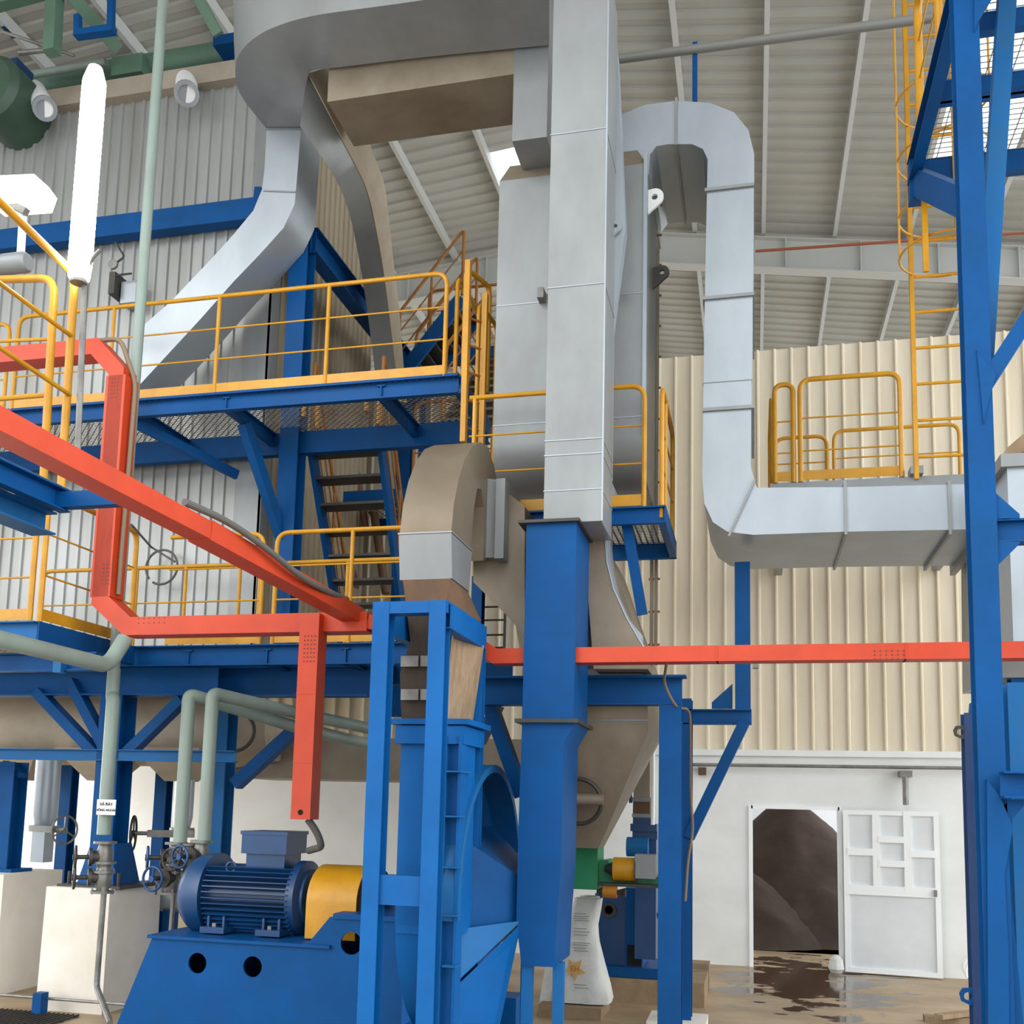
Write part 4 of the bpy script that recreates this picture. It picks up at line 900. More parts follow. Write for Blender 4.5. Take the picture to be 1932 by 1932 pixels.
tb0, tb1 = P(466, 1600, AY - .1).x, P(550, 1600, AY - .1).x
zt_ = P(505, 1568, AY - .1).z
MB().box((tb0 + .03, AY - .16, AZ + MR - .1), (tb1 - .03, AY + .16, zt_ - .03)).build('terminal_neck', MOTORB, t)
tbx = MB().box((tb0, AY - .2, zt_ - .19), (tb1, AY + .2, zt_ - .03)).build('terminal_box', MOTORB, t)
sub(MB().box((tb0 - .01, AY - .21, zt_ - .03), (tb1 + .01, AY + .21, zt_)), 'terminal_lid', MOTORB, tbx)
c = P(436, 1636, AY - .2); MB().torus(c, V((.2, -1, 0)), .04, .011, 18, 8).build('eye_bolt', MOTORB, t)
MB().tube(c - Z * .04, c - Z * .1, .015, 8).build('eye_bolt_stem', MOTORB, t)
bz_ = P(500, 1768, 7.75).z
for px in (412, 516):
    a = P(px, 1750, AY - .25); mb = MB().box((a.x - .11, AY - .36, bz_), (a.x + .11, AY - .14, bz_ + .05)).box((a.x - .08, AY - .3, bz_ + .05), (a.x - .06, AY - .16, AZ - .15)).box((a.x + .06, AY - .3, bz_ + .05), (a.x + .08, AY - .16, AZ - .15)); mb.build('foot', MOTORB, t)
    MB().box((a.x - .11, AY + .14, bz_), (a.x + .11, AY + .36, bz_ + .3)).build('foot', MOTORB, t)
    MB().lathe((a.x, AY - .32, bz_ + .05), Z, [(0, .018), (.03, .018)], 6).build('foot_bolt', STEEL, t)
# guard
t = thing('coupling_guard', 'yellow rounded coupling guard between the motor and the fan', 'guard', ((mx1 + FX0) / 2, AY, bz_))
ga, gb = P(582, 1690, AY - .3).x, P(676, 1690, AY - .3).x
gr = .34
pf = [(AY + gr * math.cos(math.radians(a)), AZ + gr * .86 * math.sin(math.radians(a))) for a in range(0, 181, 12)] + [(AY - gr, bz_), (AY + gr, bz_)]
MB().prism([(ga, y, z) for y, z in pf], (gb - ga, 0, 0)).build('guard_shell', YEL, t)
pf = [(AY + gr * .93 * math.cos(math.radians(a)), AZ + gr * .8 * math.sin(math.radians(a))) for a in range(0, 181, 12)] + [(AY - gr * .93, bz_), (AY + gr * .93, bz_)]
MB().prism([(gb, y, z) for y, z in pf], (.07, 0, 0)).build('guard_end', BLACK, t)
# base
t = thing('fan_base', 'blue plate base under the motor with round holes in its sloping side', 'base', (P(500, 1900, 7.7).x, 8, 0))
l0, r0_ = P(297, 1776, 7.7).x, FX0 - .05; bt = P(500, 1779, 7.7).z
yb0, yb1 = 7.62, 8.75
for yy in (yb0, yb1):
    outer = [V((l0 - .33, yy, 0)), V((r0_, yy, 0)), V((r0_, yy, bt)), V((l0, yy, bt))]
    xs_ = [P(372, 1818, yb0).x, P(476, 1827, yb0).x]; zc_ = P(476, 1824, yb0).z; mid = (xs_[0] + xs_[1]) / 2
    mb = MB(); mb.plate_hole([outer[0], V((mid, yy, 0)), V((mid, yy, bt)), outer[3]], V((xs_[0], yy, zc_)), .082, V((0, .02, 0)))
    xe = P(575, 1800, yb0).x
    mb.plate_hole([V((mid, yy, 0)), V((xe, yy, 0)), V((xe, yy, bt)), V((mid, yy, bt))], V((xs_[1], yy, zc_)), .082, V((0, .02, 0)))
    xq = P(662, 1790, yb0).x; h2 = P(662, 1732, yb0).z
    mb.plate_hole([V((xe, yy, 0)), V((r0_, yy, 0)), V((r0_, yy, h2)), V((xe + .2, yy, h2)), V((xe, yy, bt))], V((xq, yy, P(662, 1780, yb0).z)), .088, V((0, .02, 0)))
    mb.build('side_plate', BLUE, t)
MB().box((l0 - .03, yb0 - .03, bt), (P(625, 1770, yb0).x, yb1 + .05, bt + .025)).build('top_plate', BLUE, t)
MB().box((P(630, 1730, yb0).x, yb0 - .02, h2 - .01), (r0_, yb1 + .04, h2 + .03)).build('bearing_pad', BLUE, t)
MB().beam((l0 + .01, 8.18, bt), (l0 - .31, 8.18, .01), 1.1, .02, X).build('end_plate', BLUE, t)
MB().box((l0 + .5, yb0 + .1, .3), (l0 + .52, yb1 - .1, bt)).build('inner_rib', BLUE, t)

# ================================================================== ORANGE CABLE TRAYS
TY = 7.8; ts = .17
t = thing('cable_tray', 'stepped orange cable tray with vertical riser and a drop leg above the motor', 'cable tray', P(230, 1180, TY))
zt1 = P(400, 1180, TY).z; zt0 = P(400, 665, TY).z
lx0, rx1 = P(210, 1000, TY).x, P(695, 1180, TY).x
def tray(parent, pts, name='tray_run', w_=.17, h_=.15, up=Z, mm=ORA):
    mb = MB()
    for a, b_ in zip(pts[:-1], pts[1:]): mb.beam(a, b_, w_, h_, up)
    return mb.build(name, mm, parent)
xr = P(218, 900, TY).x
zhi = P(120, 668, TY).z; zlo = P(400, 1182, TY).z
MB().ribbon([(P(-60, 690, TY).x, zhi), (P(190, 668, TY).x, zhi), (xr, zhi - .26), (xr, P(218, 900, TY).z)], .15, TY - .1, TY + .1).build('upper_run', ORA, t)
MB().ribbon([(xr, P(218, 900, TY).z), (xr, zlo + .24), (P(252, 1180, TY).x, zlo), (P(700, 1183, TY).x, zlo)], .16, TY - .1, TY + .1).build('lower_run', ORA, t)
MB().beam((xr, TY, zhi - .3), (xr, TY, zlo + .27), .2, .2, Y_).build('riser', ORA, t)
xd = P(582, 1350, TY - .12).x; zd = P(575, 1546, TY - .12).z
dl = MB().beam((xd, TY - .1, zlo + .06), (xd, TY - .1, zd), .17, .17, Y_).build('drop_leg', ORA, t)
sub(MB().tube((xd, TY - .19, P(568, 1532, TY).z), (xd, TY - .17, P(568, 1532, TY).z), .022, 14), 'cable_hole', BLACK, dl)
for py in (1310, 1440): z = P(585, py, TY - .18).z; sub(MB().box((xd - .087, TY - .188, z), (xd + .087, TY - .18, z + .01)), 'joint_strip', ORA, dl)
def dots(parent, c, ux, uz, nx, nz, s=.022, dirn=V((0, -1, 0))):
    mb = MB()
    for i in range(nx):
        for j in range(nz):
            p = V(c) + V(ux) * i + V(uz) * j; mb.tube(p, p + dirn * .003, .0055, 6)
    o = mb.build('perforation', IRON, parent); o['kind'] = 'stuff'
dots(t, P(196, 1065, TY - .1), (.03, 0, 0), (0, 0, -.035), 4, 6)
dots(t, P(262, 1167, TY - .1), (.05, 0, 0), (0, 0, -.04), 6, 2)
dots(t, P(575, 1200, TY - .19), (.03, 0, 0), (0, 0, -.035), 4, 7)
dots(t, P(212, 715, TY - .1), (.03, 0, 0), (0, 0, -.035), 3, 6)
# receding tray
xa = P(690, 1175, TY - .02).x - .1; za = zlo + .06
t = thing('cable_tray', 'orange cable tray crossing diagonally from the upper left edge towards the portal frame', 'cable tray', (xa, 5.5, za))
zr0 = P(0, 802, 3.75); xr0 = zr0.x
MB().beam((xr0, 3.2, zr0.z + .0), (xr0 + (xa - xr0) * .5, 5.4, zr0.z + .02 + (za - zr0.z) * .5), .15, .11).build('near_run', ORA, t)
MB().beam((xr0 + (xa - xr0) * .5, 5.4, zr0.z + .02 + (za - zr0.z) * .5), (xa, 7.75, za), .16, .125).build('far_run', ORA, t)
t = thing('cable_tray', 'orange cable tray running level to the right across the cream wall', 'cable tray', P(1400, 1235, TY))
zr = P(1400, 1235, TY).z; kx = P(938, 1240, TY).x
kz = P(885, 1210, TY).z
MB().ribbon([(P(700, 1190, TY).x, zlo), (P(875, 1195, TY).x, kz + .04), (kx, zr), (P(2010, 1235, TY).x, zr)], .12, TY - .085, TY + .085).build('level_run', ORA, t)
for px in (1352, 1705): x = P(px, 1235, TY).x; MB().box((x, TY - .09, zr - .06), (x + .012, TY + .09, zr + .06)).build('joint_strip', ORA, t)
dots(t, P(1650, 1228, TY - .09), (.04, 0, 0), (0, 0, -.03), 6, 3)
# cables on the trays
mb = MB().pipe([(xr + .13, TY - .02, zlo + .3), (xr + .13, TY - .02, zlo + .6), (xr + .14, TY, zhi - .35), (xr - .05, TY, zhi + .1), (P(100, 660, TY).x, TY, zhi + .1)], .022, .1)
tag(mb.build('power_cable', CABLE_B), 'brown cable lying along the side of the orange riser', 'cable')
fr = lambda f: V((xr0 + (xa - xr0) * f, 3.2 + (7.75 - 3.2) * f, zr0.z + (za - zr0.z) * f))
pts = [fr(.42) + V((.07, 0, .1)), fr(.52) + V((.1, 0, .12)), fr(.62) + V((.14, 0, .06)), fr(.72) + V((.14, 0, .0)), fr(.85) + V((.09, 0, .03)), fr(.95) + V((.04, 0, .08))]
tag(MB().pipe(pts, .022, .3).build('power_cable', CABLE), 'dark cable sagging off the edge of the diagonal orange tray', 'cable')
pc = V((xd + .03, TY - .1, zd)); c2 = P(582, 1610, 8.0)
tag(MB().pipe([pc, pc + V((.06, .05, -.1)), pc + V((.09, .1, -.22)), c2 + V((-.02, .05, .02))], .03, .08, 12, 8).build('flexible_conduit', CABLE), 'grey flexible conduit from the orange drop leg to the motor', 'conduit')
c = P(305, 1070, 10.05)
tag(MB().torus(c, V((0, -1, 0)), .2, .014, 30, 8, 60, 400).build('cable_loop', CABLE), 'dark cable loop hanging on the boiler sheet behind the lower rails', 'cable')
tag(MB().pipe([P(248, 990, TY + .3), P(285, 1032, 9.9), P(330, 1060, 9.9)], .012, .05, 8).build('cable_tail', CABLE), 'short dark cable tail with a plug above the cable loop', 'cable')

# ================================================================== PLATFORM ROUND THE VESSEL
WZ = P(1200, 955, 8.45).z; wx0, wx1 = P(882, 955, 8.45).x, P(1256, 960, 8.45).x
t = thing('vessel_platform', 'short blue platform with square mesh floor round the foot of the silver vessel', 'platform', (wx1 - .3, 8.45, WZ))
MB().chan((wx0, 8.47, WZ - .08), (wx1, 8.47, WZ - .08), .06, .15, .012, Z, -1).build('front_beam', BLUE, t)
MB().chan((wx1 - .03, 8.45, WZ - .08), (wx1 - .03, 9.7, WZ - .08), .06, .16).build('side_beam', BLUE, t)
MB().chan((P(1150, 1040, 9.7).x, 9.7, WZ - .08), (wx1, 9.7, WZ - .08), .06, .16).build('rear_beam', BLUE, t)
g = MB(); grating(g, P(1130, 1000, 9).x, wx1, 8.5, 9.68, WZ - .01, .055, .055, .012, .012); g.build('mesh_floor', STEEL, t)
g = MB(); grating(g, wx0, P(1130, 1000, 9).x, 8.5, 8.75, WZ - .01, .055, .055, .012, .012); g.build('mesh_floor', STEEL, t)
MB().beam(P(1180, 975, 8.6), P(1212, 1160, 8.66), .09, .05, Y_).build('strut', BLUE, t)
MB().beam(P(1180, 975, 8.6), P(1200, 1045, 9.6), .06, .1).build('cross_beam', BLUE, t)
xr_ = P(1216, 800, 8.5).x
railing('yellow rail passing in front of the silver vessel behind the tall duct', (wx0 - .02, 8.5, WZ), (xr_, 8.5, WZ), 1.1, [.03, .48], (.36, .67), True, '-r', group='vessel platform rails')
railing('yellow rail seen end-on at the right side of the vessel platform', (wx1 - .04, 8.5, WZ), (wx1 - .04, 9.68, WZ), 1.08, [.3], (.36, .67), True, 'rr', group='vessel platform rails', drop=.1)
t = thing('vessel_ladder', 'narrow brown-grey ladder strip running down the right edge of the vessel', 'ladder', P(1233, 950, 9.8))
for px in (1232, 1240): x = P(px, 700, 9.9).x; MB().box((x - .015, 9.88, 3.4), (x + .015, 9.93, P(1235, 470, 9.9).z)).build('stile', GALV_B, t)
for i in range(16):
    z = 3.6 + i * .33; x = P(1236, 700, 9.9).x; MB().tube((x - .05, 9.9, z), (x + .06, 9.9, z), .012, 6).build('rung', YEL_D, t)

# ================================================================== RIGHT SUPPORT COLUMN AND BRACKET
SY = 8.5
t = thing('bracket_frame', 'blue column with a bracket arm and diagonal brace carrying the silver U duct', 'frame', P(1265, 1930, SY))
cx = P(1264, 1600, SY).x
MB().ibeam((cx, SY + .09, 0), (cx, SY + .09, P(1264, 1330, SY).z), .185, .2, .014, Y_).build('front_column', BLUE, t)
MB().box((cx - .095, SY, 0), (cx + .09, SY + .012, P(1264, 1330, SY).z)).build('column_face', BLUE, t)
zb1 = P(1100, 1303, SY).z
MB().ibeam((P(893, 1300, SY).x, SY + .07, zb1), (P(1286, 1300, SY).x, SY + .07, zb1), .16, .24, .014).build('main_beam', BLUE, t)
MB().box((P(893, 1275, SY).x, SY - .02, zb1 + .115), (P(1294, 1275, SY).x, SY + .16, zb1 + .13)).build('beam_flange', BLUE, t)
RY = 9.6; rc = cx + .03
MB().ibeam((rc, RY, .12), (rc, RY, P(1280, 1320, RY).z), .17, .2, .014, Y_).build('rear_column', BLUE, t)
za_ = P(1350, 1352, RY - .1).z; xa_ = P(1418, 1352, RY - .1).x
MB().ibeam((rc, RY - .05, za_), (xa_, RY - .05, za_), .1, .14, .012).build('bracket_arm', BLUE, t)
MB().beam((xa_ - .07, RY - .05, za_ - .06), (rc + .06, RY - .05, P(1290, 1580, RY).z), .1, .15, Y_).build('diagonal_brace', BLUE, t)
xc = P(1401, 1170, RY - .05).x
MB().ibeam((xc, RY - .02, za_ + .07), (xc, RY - .02, P(1401, 1062, RY - .05).z), .14, .15, .012, Y_).build('post', BLUE, t)
MB().prism([P(1382, 1290, RY - .05), P(1382, 1337, RY - .05), P(1343, 1337, RY - .05), P(1343, 1325, RY - .05)], (0, .02, 0)).build('gusset_plate', BLUE, t)
MB().box((xc + .09, RY - .08, P(1401, 1262, RY).z), (xc + .14, RY + .02, P(1401, 1262, RY).z + .1)).build('clip', STEEL, t)
fx = P(1262, 1900, RY).x
tag(MB().box((rc - .3, RY - .25, 0), (rc + .22, RY + .25, .12)).build('footing', CONC_W), 'low pale concrete footing under the rear blue column', 'footing')
tag(MB().pipe([P(1258, 1248, TY), P(1252, 1290, 8.3), P(1275, 1335, 8.45), P(1302, 1338, 8.9), P(1303, 1500, 9.3), P(1308, 1570, 9.4), P(1298, 1620, 9.4), P(1293, 1700, 9.4)], .012, .15, 8).build('hanging_cable', CABLE_B), 'thin brown cable hanging beside the right blue column', 'cable')
# struts behind the fan to beam (dark)
t = thing('inner_frame', 'dark blue post and leaning strut between the fan and the wide blue duct', 'frame', P(890, 1410, 8.6))
x = P(892, 1300, 8.7).x; MB().ibeam((x, 8.8, P(892, 1410, 8.7).z), (x, 8.8, P(892, 1085, 8.7).z), .1, .12, .01, Y_).build('post', BLUE, t)
MB().beam(P(925, 1330, 8.8), P(985, 1500, 9.0), .12, .16, Y_).build('strut', BLUE, t)
MB().beam(P(940, 1330, 9.2), P(905, 1400, 9.2), .1, .12, Y_).build('strut', BLUE, t)

# ================================================================== RIGHT ROOF-LEVEL PLATFORM WITH RAILS
PY0, PY1 = 10.7, 12.1; PZ_ = P(1600, 905, PY0).z
rpx = lambda px, Yv=PY0: P(px, 830, Yv).x
t = thing('high_platform', 'grey edged platform above the silver U duct in front of the cream wall', 'platform', (rpx(1600), PY0, PZ_))
MB().box((rpx(1452), PY0, PZ_ - .12), (rpx(1850), PY0 + .05, PZ_)).build('edge_beam', GALV, t); MB().box((rpx(1452), PY1 - .05, PZ_ - .12), (rpx(1850) + .3, PY1, PZ_)).build('edge_beam', GALV, t)
g = MB(); grating(g, rpx(1452), rpx(1850) + .3, PY0 + .05, PY1, PZ_ - .01, .08, .08, .03, .01); g.build('mesh_floor', STEEL, t)
for px in (1470, 1850):
    x = rpx(px); MB().box((x, PY0 + .1, PZ_ - .3), (x + .1, WY - .06, PZ_ - .12)).build('wall_bearer', GALV, t)
railing('narrow two post yellow rail at the left end of the high platform', (rpx(1462), PY0, PZ_), (rpx(1497), PY0, PZ_), 1.08, [], (.3, .62), True, 'rr', group='high platform rails', r=.027)
railing('long front yellow rail of the high platform left of the caged ladder', (rpx(1510), PY0, PZ_), (rpx(1700), PY0, PZ_), 1.12, [], (.3, .62), True, 'rr', group='high platform rails', r=.027)
railing('back rail of the high platform, short left section', (rpx(1462, PY1), PY1, PZ_), (rpx(1560, PY1), PY1, PZ_), 1.0, [], (.36, .68), True, 'rr', group='high platform rear rails')
railing('back rail of the high platform, long right section passing behind the ladder', (rpx(1573, PY1), PY1, PZ_), (rpx(1810, PY1), PY1, PZ_), 1.05, [], (.36, .68), False, 'rr', group='high platform rear rails')
railing('side rail closing the left end of the high platform', (rpx(1456), PY0 + .1, PZ_), (rpx(1456), PY1 - .1, PZ_), 1.0, [], (.36, .68), False, 'rr', group='high platform rails')
tag(MB().box((rpx(1714), PY0 - .1, PZ_ - .0), (rpx(1738), PY0 + .1, PZ_ + .08)).build('ladder_shoe', GALV), 'grey bracket under the foot of the caged ladder', 'bracket')
# caged ladder
LYY = 10.0; lxa, lxb = P(1724, 700, LYY).x, P(1862, 700, LYY).x
lz0, lz1 = P(1724, 905, LYY).z, P(1724, -60, LYY).z
t = thing('caged_ladder', 'tall yellow ladder with round safety hoops rising beside the upper right platform', 'ladder', (lxa, LYY, lz0))
for x in (lxa, lxb): MB().box((x - .02, LYY - .03, lz0), (x + .02, LYY + .03, lz1)).build('stile', YEL, t)
for i in range(30):
    z = lz0 + .22 + i * .365
    if z < lz1 - .1: MB().tube((lxa, LYY, z), (lxb, LYY, z), .016, 8).build('rung', YEL, t)
xm_ = (lxa + lxb) / 2; cr = (lxb - lxa) / 2 + .06
for py in (215, 320, 425, 500):
    z = P(1724, py, LYY - .2).z
    MB().torus((xm_ - .06, LYY - .35, z), Z, .42, .011, 30, 8).build('cage_hoop', YEL, t)
for dx_, dy_ in ((-.48, -.35), (-.06, -.77), (.36, -.35)):
    MB().tube((xm_ + dx_, LYY + dy_, P(1724, 500, LYY - .2).z), (xm_ + dx_, LYY + dy_, lz1), .011, 8).build('cage_bar', YEL, t)
MB().box((P(1740, 430, LYY - .8).x, LYY - .8, P(1740, 512, LYY - .8).z), (P(1751, 430, LYY - .8).x, LYY - .77, P(1740, 362, LYY - .8).z)).build('cage_strap', YEL, t)

# ================================================================== UPPER RIGHT ACCESS PLATFORM
AZ_ = P(1730, 328, 9.3).z; ax0 = P(1722, 330, 9.3).x; AY0, AY1 = 5.6, 9.3
t = thing('access_platform', 'blue platform seen from below at the upper right with a bright mesh floor', 'platform', (ax0, AY1, AZ_))
MB().chan((ax0, AY0, AZ_), (ax0, AY1, AZ_), .1, .22).build('left_beam', BLUE, t)
MB().chan((ax0, AY1, AZ_), (5.5, AY1, AZ_), .1, .2).build('rear_beam', BLUE, t)
for yy in (P(1850, 165, 8.3).y, 8.25, 7.55): MB().chan((ax0, yy, AZ_ + .03), (5.5, yy, AZ_ + .03), .08, .15).build('cross_beam', BLUE, t)
g = MB(); grating(g, ax0, 5.5, AY0, AY1, AZ_ + .1, .2, .07, .012, .005); g.build('mesh_floor', STEEL, t)
MB().box((ax0 - .04, AY1 - .1, AZ_ - .3), (ax0 + .1, AY1 + .04, AZ_ + .1)).build('corner_plate', BLUE, t)
MB().beam((ax0 + .02, AY1 - .05, AZ_ - .1), P(1850, 395, 8.0), .1, .22).build('knee_brace', BLUE, t)
railing('yellow side rail along the left edge of the upper right platform', (ax0 - .02, AY0, AZ_ + .1), (ax0 - .02, AY1 - .6, AZ_ + .1), 1.1, [.35, .7], (.36, .68), True, '-r', r=.035)

# ================================================================== RIGHT FOREGROUND TOWER
TYY = 6.8; tx = P(1862, 1200, TYY).x
t = thing('tower_frame', 'tall bright blue tower column with V braces near the right edge', 'frame', (tx, TYY, 0))
MB().ibeam((tx, TYY + .06, 0), (tx, TYY + .06, 9.2), .155, .15, .012, Y_).build('column', BLUE, t)
MB().box((tx - .078, TYY - .02, 0), (tx + .078, TYY - .006, 9.2)).build('column_face', BLUE, t)
MB().beam(P(1853, 700, 7.0), P(1903, -60, 7.4), .12, .1, Y_).build('inclined_brace', BLUE_P, t)
MB().beam(P(1850, 740, TYY + .05), P(1975, 545, TYY + .05), .1, .13, Y_).build('diagonal_brace', BLUE, t)
MB().prism([P(1843, 660, TYY - .03), P(1866, 690, TYY - .03), P(1880, 705, TYY - .03), P(1862, 770, TYY - .03), P(1856, 800, TYY - .03)], (0, .015, 0)).build('gusset_plate', BLUE, t)
MB().prism([P(1838, -40, TYY - .03), P(1895, -40, TYY - .03), P(1845, 40, TYY - .03), P(1838, 60, TYY - .03)], (0, .015, 0)).build('gusset_plate', BLUE, t)
zc1 = P(1900, 1000, TYY).z
MB().ibeam((tx, TYY + .06, zc1), (tx + 1.2, TYY + .06, zc1), .12, .15, .012).build('upper_beam', BLUE, t)
for pts in ([(1873, 925), (1924, 970), (1924, 980), (1873, 980)], [(1875, 1022), (1925, 1022), (1922, 1028), (1876, 1073)]):
    MB().prism([P(a, b_, TYY) for a, b_ in pts], (0, .02, 0)).build('gusset_plate', BLUE, t)
zc2 = P(1900, 1480, TYY - .2).z
MB().chan((tx + .03, TYY - .12, zc2), (tx + 1.2, TYY - .12, zc2), .12, .16, .012, Z, -1).build('lower_beam', BLUE, t)
MB().prism([P(a, b_, TYY - .02) for a, b_ in ((1868, 1508), (1932, 1508), (1932, 1520), (1905, 1552), (1885, 1565), (1876, 1570))], (0, .02, 0)).build('gusset_plate', BLUE, t)
MB().prism([P(a, b_, TYY - .05) for a, b_ in ((1862, 1470), (1885, 1500), (1912, 1560), (1895, 1650), (1903, 1800), (1906, 2200), (1866, 2200))], (0, .05, 0)).build('lower_column_web', BLUE, t)
MB().beam(P(1895, 1670, TYY + .1), P(1925, 1990, TYY + .1), .05, .08, Y_).build('thin_brace', BLUE, t)
xx = P(1925, 1500, 7.3).x; MB().ibeam((xx, 7.3, 0), (xx, 7.3, P(1925, 1290, 7.3).z), .14, .14, .012, Y_).build('rear_column', BLUE_P, t)
MB().beam(P(1885, 1480, 7.5), P(1940, 1480, 7.5), .1, .12).build('cross_tie', BLUE, t)
# dark lattice rail with lugs left of the column
t = thing('guide_channel', 'dark navy vertical channel with lifting eyes just left of the right tower column', 'channel', P(1838, 1930, 7.6))
xg = P(1838, 1500, 7.6).x
MB().chan((xg, 7.66, 0), (xg, 7.66, P(1838, 1345, 7.6).z), .1, .14, .012, Y_, -1).build('channel_body', mat('navy_paint', '#12305c', .5, 0, '#1a3f70', 3, .6), t)
MB().prism([P(1832, 1348, 7.6), P(1834, 1325, 7.6), P(1848, 1322, 7.6), P(1848, 1350, 7.6)], (0, .1, 0)).build('head_plate', BLUE, t)
def eye(px, py, Yv, s, parent):
    c = P(px, py, Yv); MB().plate_hole([c + V((-s, 0, s * .3)), c + V((-s * .6, 0, s * .95)), c + V((s * .2, 0, s)), c + V((s * 2, 0, s * 1.5)), c + V((s * 2, 0, -s * 1.2)), c + V((s * .1, 0, -s)), c + V((-s * .8, 0, -s * .6))], c, s * .5, (0, .02, 0)).build('eye_plate', IRON if py < 1500 else BLUE, parent)
eye(1812, 1381, 7.6, .045, t); eye(1827, 1880, 7.6, .055, t)

# ================================================================== RIGHT MACHINE (cut by the frame)
QY = 8.2
t = thing('filter_housing', 'pale silver filter housing with stepped cap cut by the right edge', 'housing', P(1920, 1220, QY))
x0 = P(1908, 1100, QY).x
MB().box((x0, QY, P(1900, 1215, QY).z), (x0 + 2.2, QY + 1.6, P(1920, 880, QY).z)).build('housing_body', GALV_L, t)
MB().box((x0 - .05, QY - .04, P(1920, 882, QY).z), (x0 + 2.3, QY + 1.7, P(1920, 858, QY).z)).build('cap', GALV, t)
MB().prism([P(1878, 878, QY + .5), P(1900, 845, QY + .5), P(1935, 815, QY + .5), P(1935, 850, QY + .5), P(1905, 862, QY + .5), P(1885, 882, QY + .5)], (0, 1.0, 0)).build('scrap_cover', WOOD, t)
MB().prism([P(1868, 905, QY + .9), P(1903, 872, QY + .9), P(1905, 880, QY + .9), P(1870, 918, QY + .9)], (0, .5, 0)).build('side_flap', RUST, t)
MB().prism([P(1845, 915, 9.6), P(1905, 890, 9.6), P(1905, 1290, 9.6), P(1850, 1290, 9.6)], (0, .8, 0)).build('rear_casing', GALV, t)
zz1 = P(1900, 1250, QY).z
MB().loft([[(x0 - .25, QY - .1, zz1 + .02), (x0 + 2.2, QY - .1, zz1 + .02), (x0 + 2.2, QY + .5, zz1 + .02), (x0 - .25, QY + .5, zz1 + .02)], [(x0 - .2, QY - .05, zz1 - .12), (x0 + 2.2, QY - .05, zz1 - .12), (x0 + 2.2, QY + .45, zz1 - .12), (x0 - .2, QY + .45, zz1 - .12)]]).build('base_ring', GALV, t)
for px, Yv in ((1927, 8.25), (1880, 9.9)):
    x = P(px, 1400, Yv).x; MB().ibeam((x, Yv, 0), (x, Yv, zz1 - .12), .14, .14, .012, Y_).build('leg', BLUE, t)
MB().beam(P(1875, 1330, 9.0), P(1940, 1330, 9.0), .12, .2).build('tie_beam', BLUE, t)
MB().box((P(1878, 1390, 9.1).x, 9.1, P(1900, 1460, 9.1).z), (P(1902, 1390, 9.1).x, 9.2, P(1900, 1345, 9.1).z)).build('side_panel', IRON, t)
t = thing('pale_drum', 'pale round drum behind the right tower braces', 'drum', P(1915, 1660, 9.6)); c = P(1918, 1640, 9.8)
MB().lathe((c.x, c.y, 0), Z, [(0, .22), (c.z + .15, .22), (c.z + .2, .18), (c.z + .2, .01)], 24).build('drum_body', WHT, t)
MB().torus((c.x, c.y, c.z), Z, .225, .012, 24, 6).build('hoop_band', STEEL, t)

# ================================================================== SMALL THINGS, CENTRE RIGHT
SKY = 9.9; sc = P(1092, 1890, SKY)
t = thing('bulk_sack', 'tall white woven sack printed with an orange star hanging under the green outlet', 'sack', (sc.x, SKY + .2, .1))
secs = []
for py, l_, r_, dpt in ((1695, 1083, 1133, .16), (1715, 1078, 1130, .18), (1745, 1072, 1124, .2), (1780, 1062, 1126, .24), (1820, 1054, 1134, .28), (1860, 1044, 1145, .32), (1885, 1038, 1150, .33), (1894, 1040, 1148, .3)):
    z = max(.12, P(1092, py, SKY).z); a, b_ = P(l_, py, SKY).x, P(r_, py, SKY).x; cx_, hw = (a + b_) / 2, (b_ - a) / 2; ring = []
    for j in range(28):
        an = j / 28 * 6.28318; cc_, ss = math.cos(an), math.sin(an); k = (abs(cc_) ** 4 + abs(ss) ** 4) ** -.25
        wv = 1 + .03 * math.sin(j * 2.3 + py * .05)
        ring.append((cx_ + hw * cc_ * k * wv, SKY + dpt * .6 + dpt * .6 * ss * k * wv, z))
    secs.append(ring)
MB().loft(secs[::-1], True).build('sack_body', SACK, t)
MB().torus((secs[0][0][0] - .12, SKY + .1, P(1195, 1697, SKY).z), Z, .09, .008, 20, 6).build('tie_rope', SACK, t)
fy = SKY - .03
sz_ = P(1085, 1828, fy)
star = []
for i in range(10):
    an = math.radians(-90 + i * 36); r_ = .115 if i % 2 == 0 else .048; star.append(sz_ + V((math.cos(an) * r_, 0, math.sin(an) * r_)))
MB().prism(star, (0, -.004, 0)).build('printed_star', INKO, t)
text('EH', .07, mat('brown_ink', '#9a6f38', .8), t, sz_ + V((0, -.007, 0)), R90, 'lettering', .001)
mb = MB()
for i, py in enumerate((1724, 1729, 1733, 1737, 1752, 1758, 1764, 1779, 1783, 1789, 1794, 1858, 1864)):
    z = P(1090, py, fy).z; a, b_ = P(1084 - (i % 3), py, fy - .012).x, P(1106 + (i * 5) % 9, py, fy).x; mb.box((a, fy - .02, z), (b_, fy - .016, z + .007))
mb.build('printed_lines', INK, t)
tag(MB().box((P(1020, 1900, SKY).x, SKY - .1, 0), (P(1137, 1900, SKY).x, SKY + .5, .11)).build('wooden_block', WOOD), 'low worn block under the white sack', 'block')
tag(MB().loft([[(sc.x - .42, SKY + .1, .02), (sc.x - .2, SKY + .1, .02), (sc.x - .2, SKY + .3, .02), (sc.x - .42, SKY + .3, .02)], [(sc.x - .36, SKY + .12, .42), (sc.x - .22, SKY + .12, .45), (sc.x - .22, SKY + .25, .45), (sc.x - .34, SKY + .25, .42)]]).build('small_sack', SACK), 'small crumpled white sack left of the tall printed sack', 'sack')
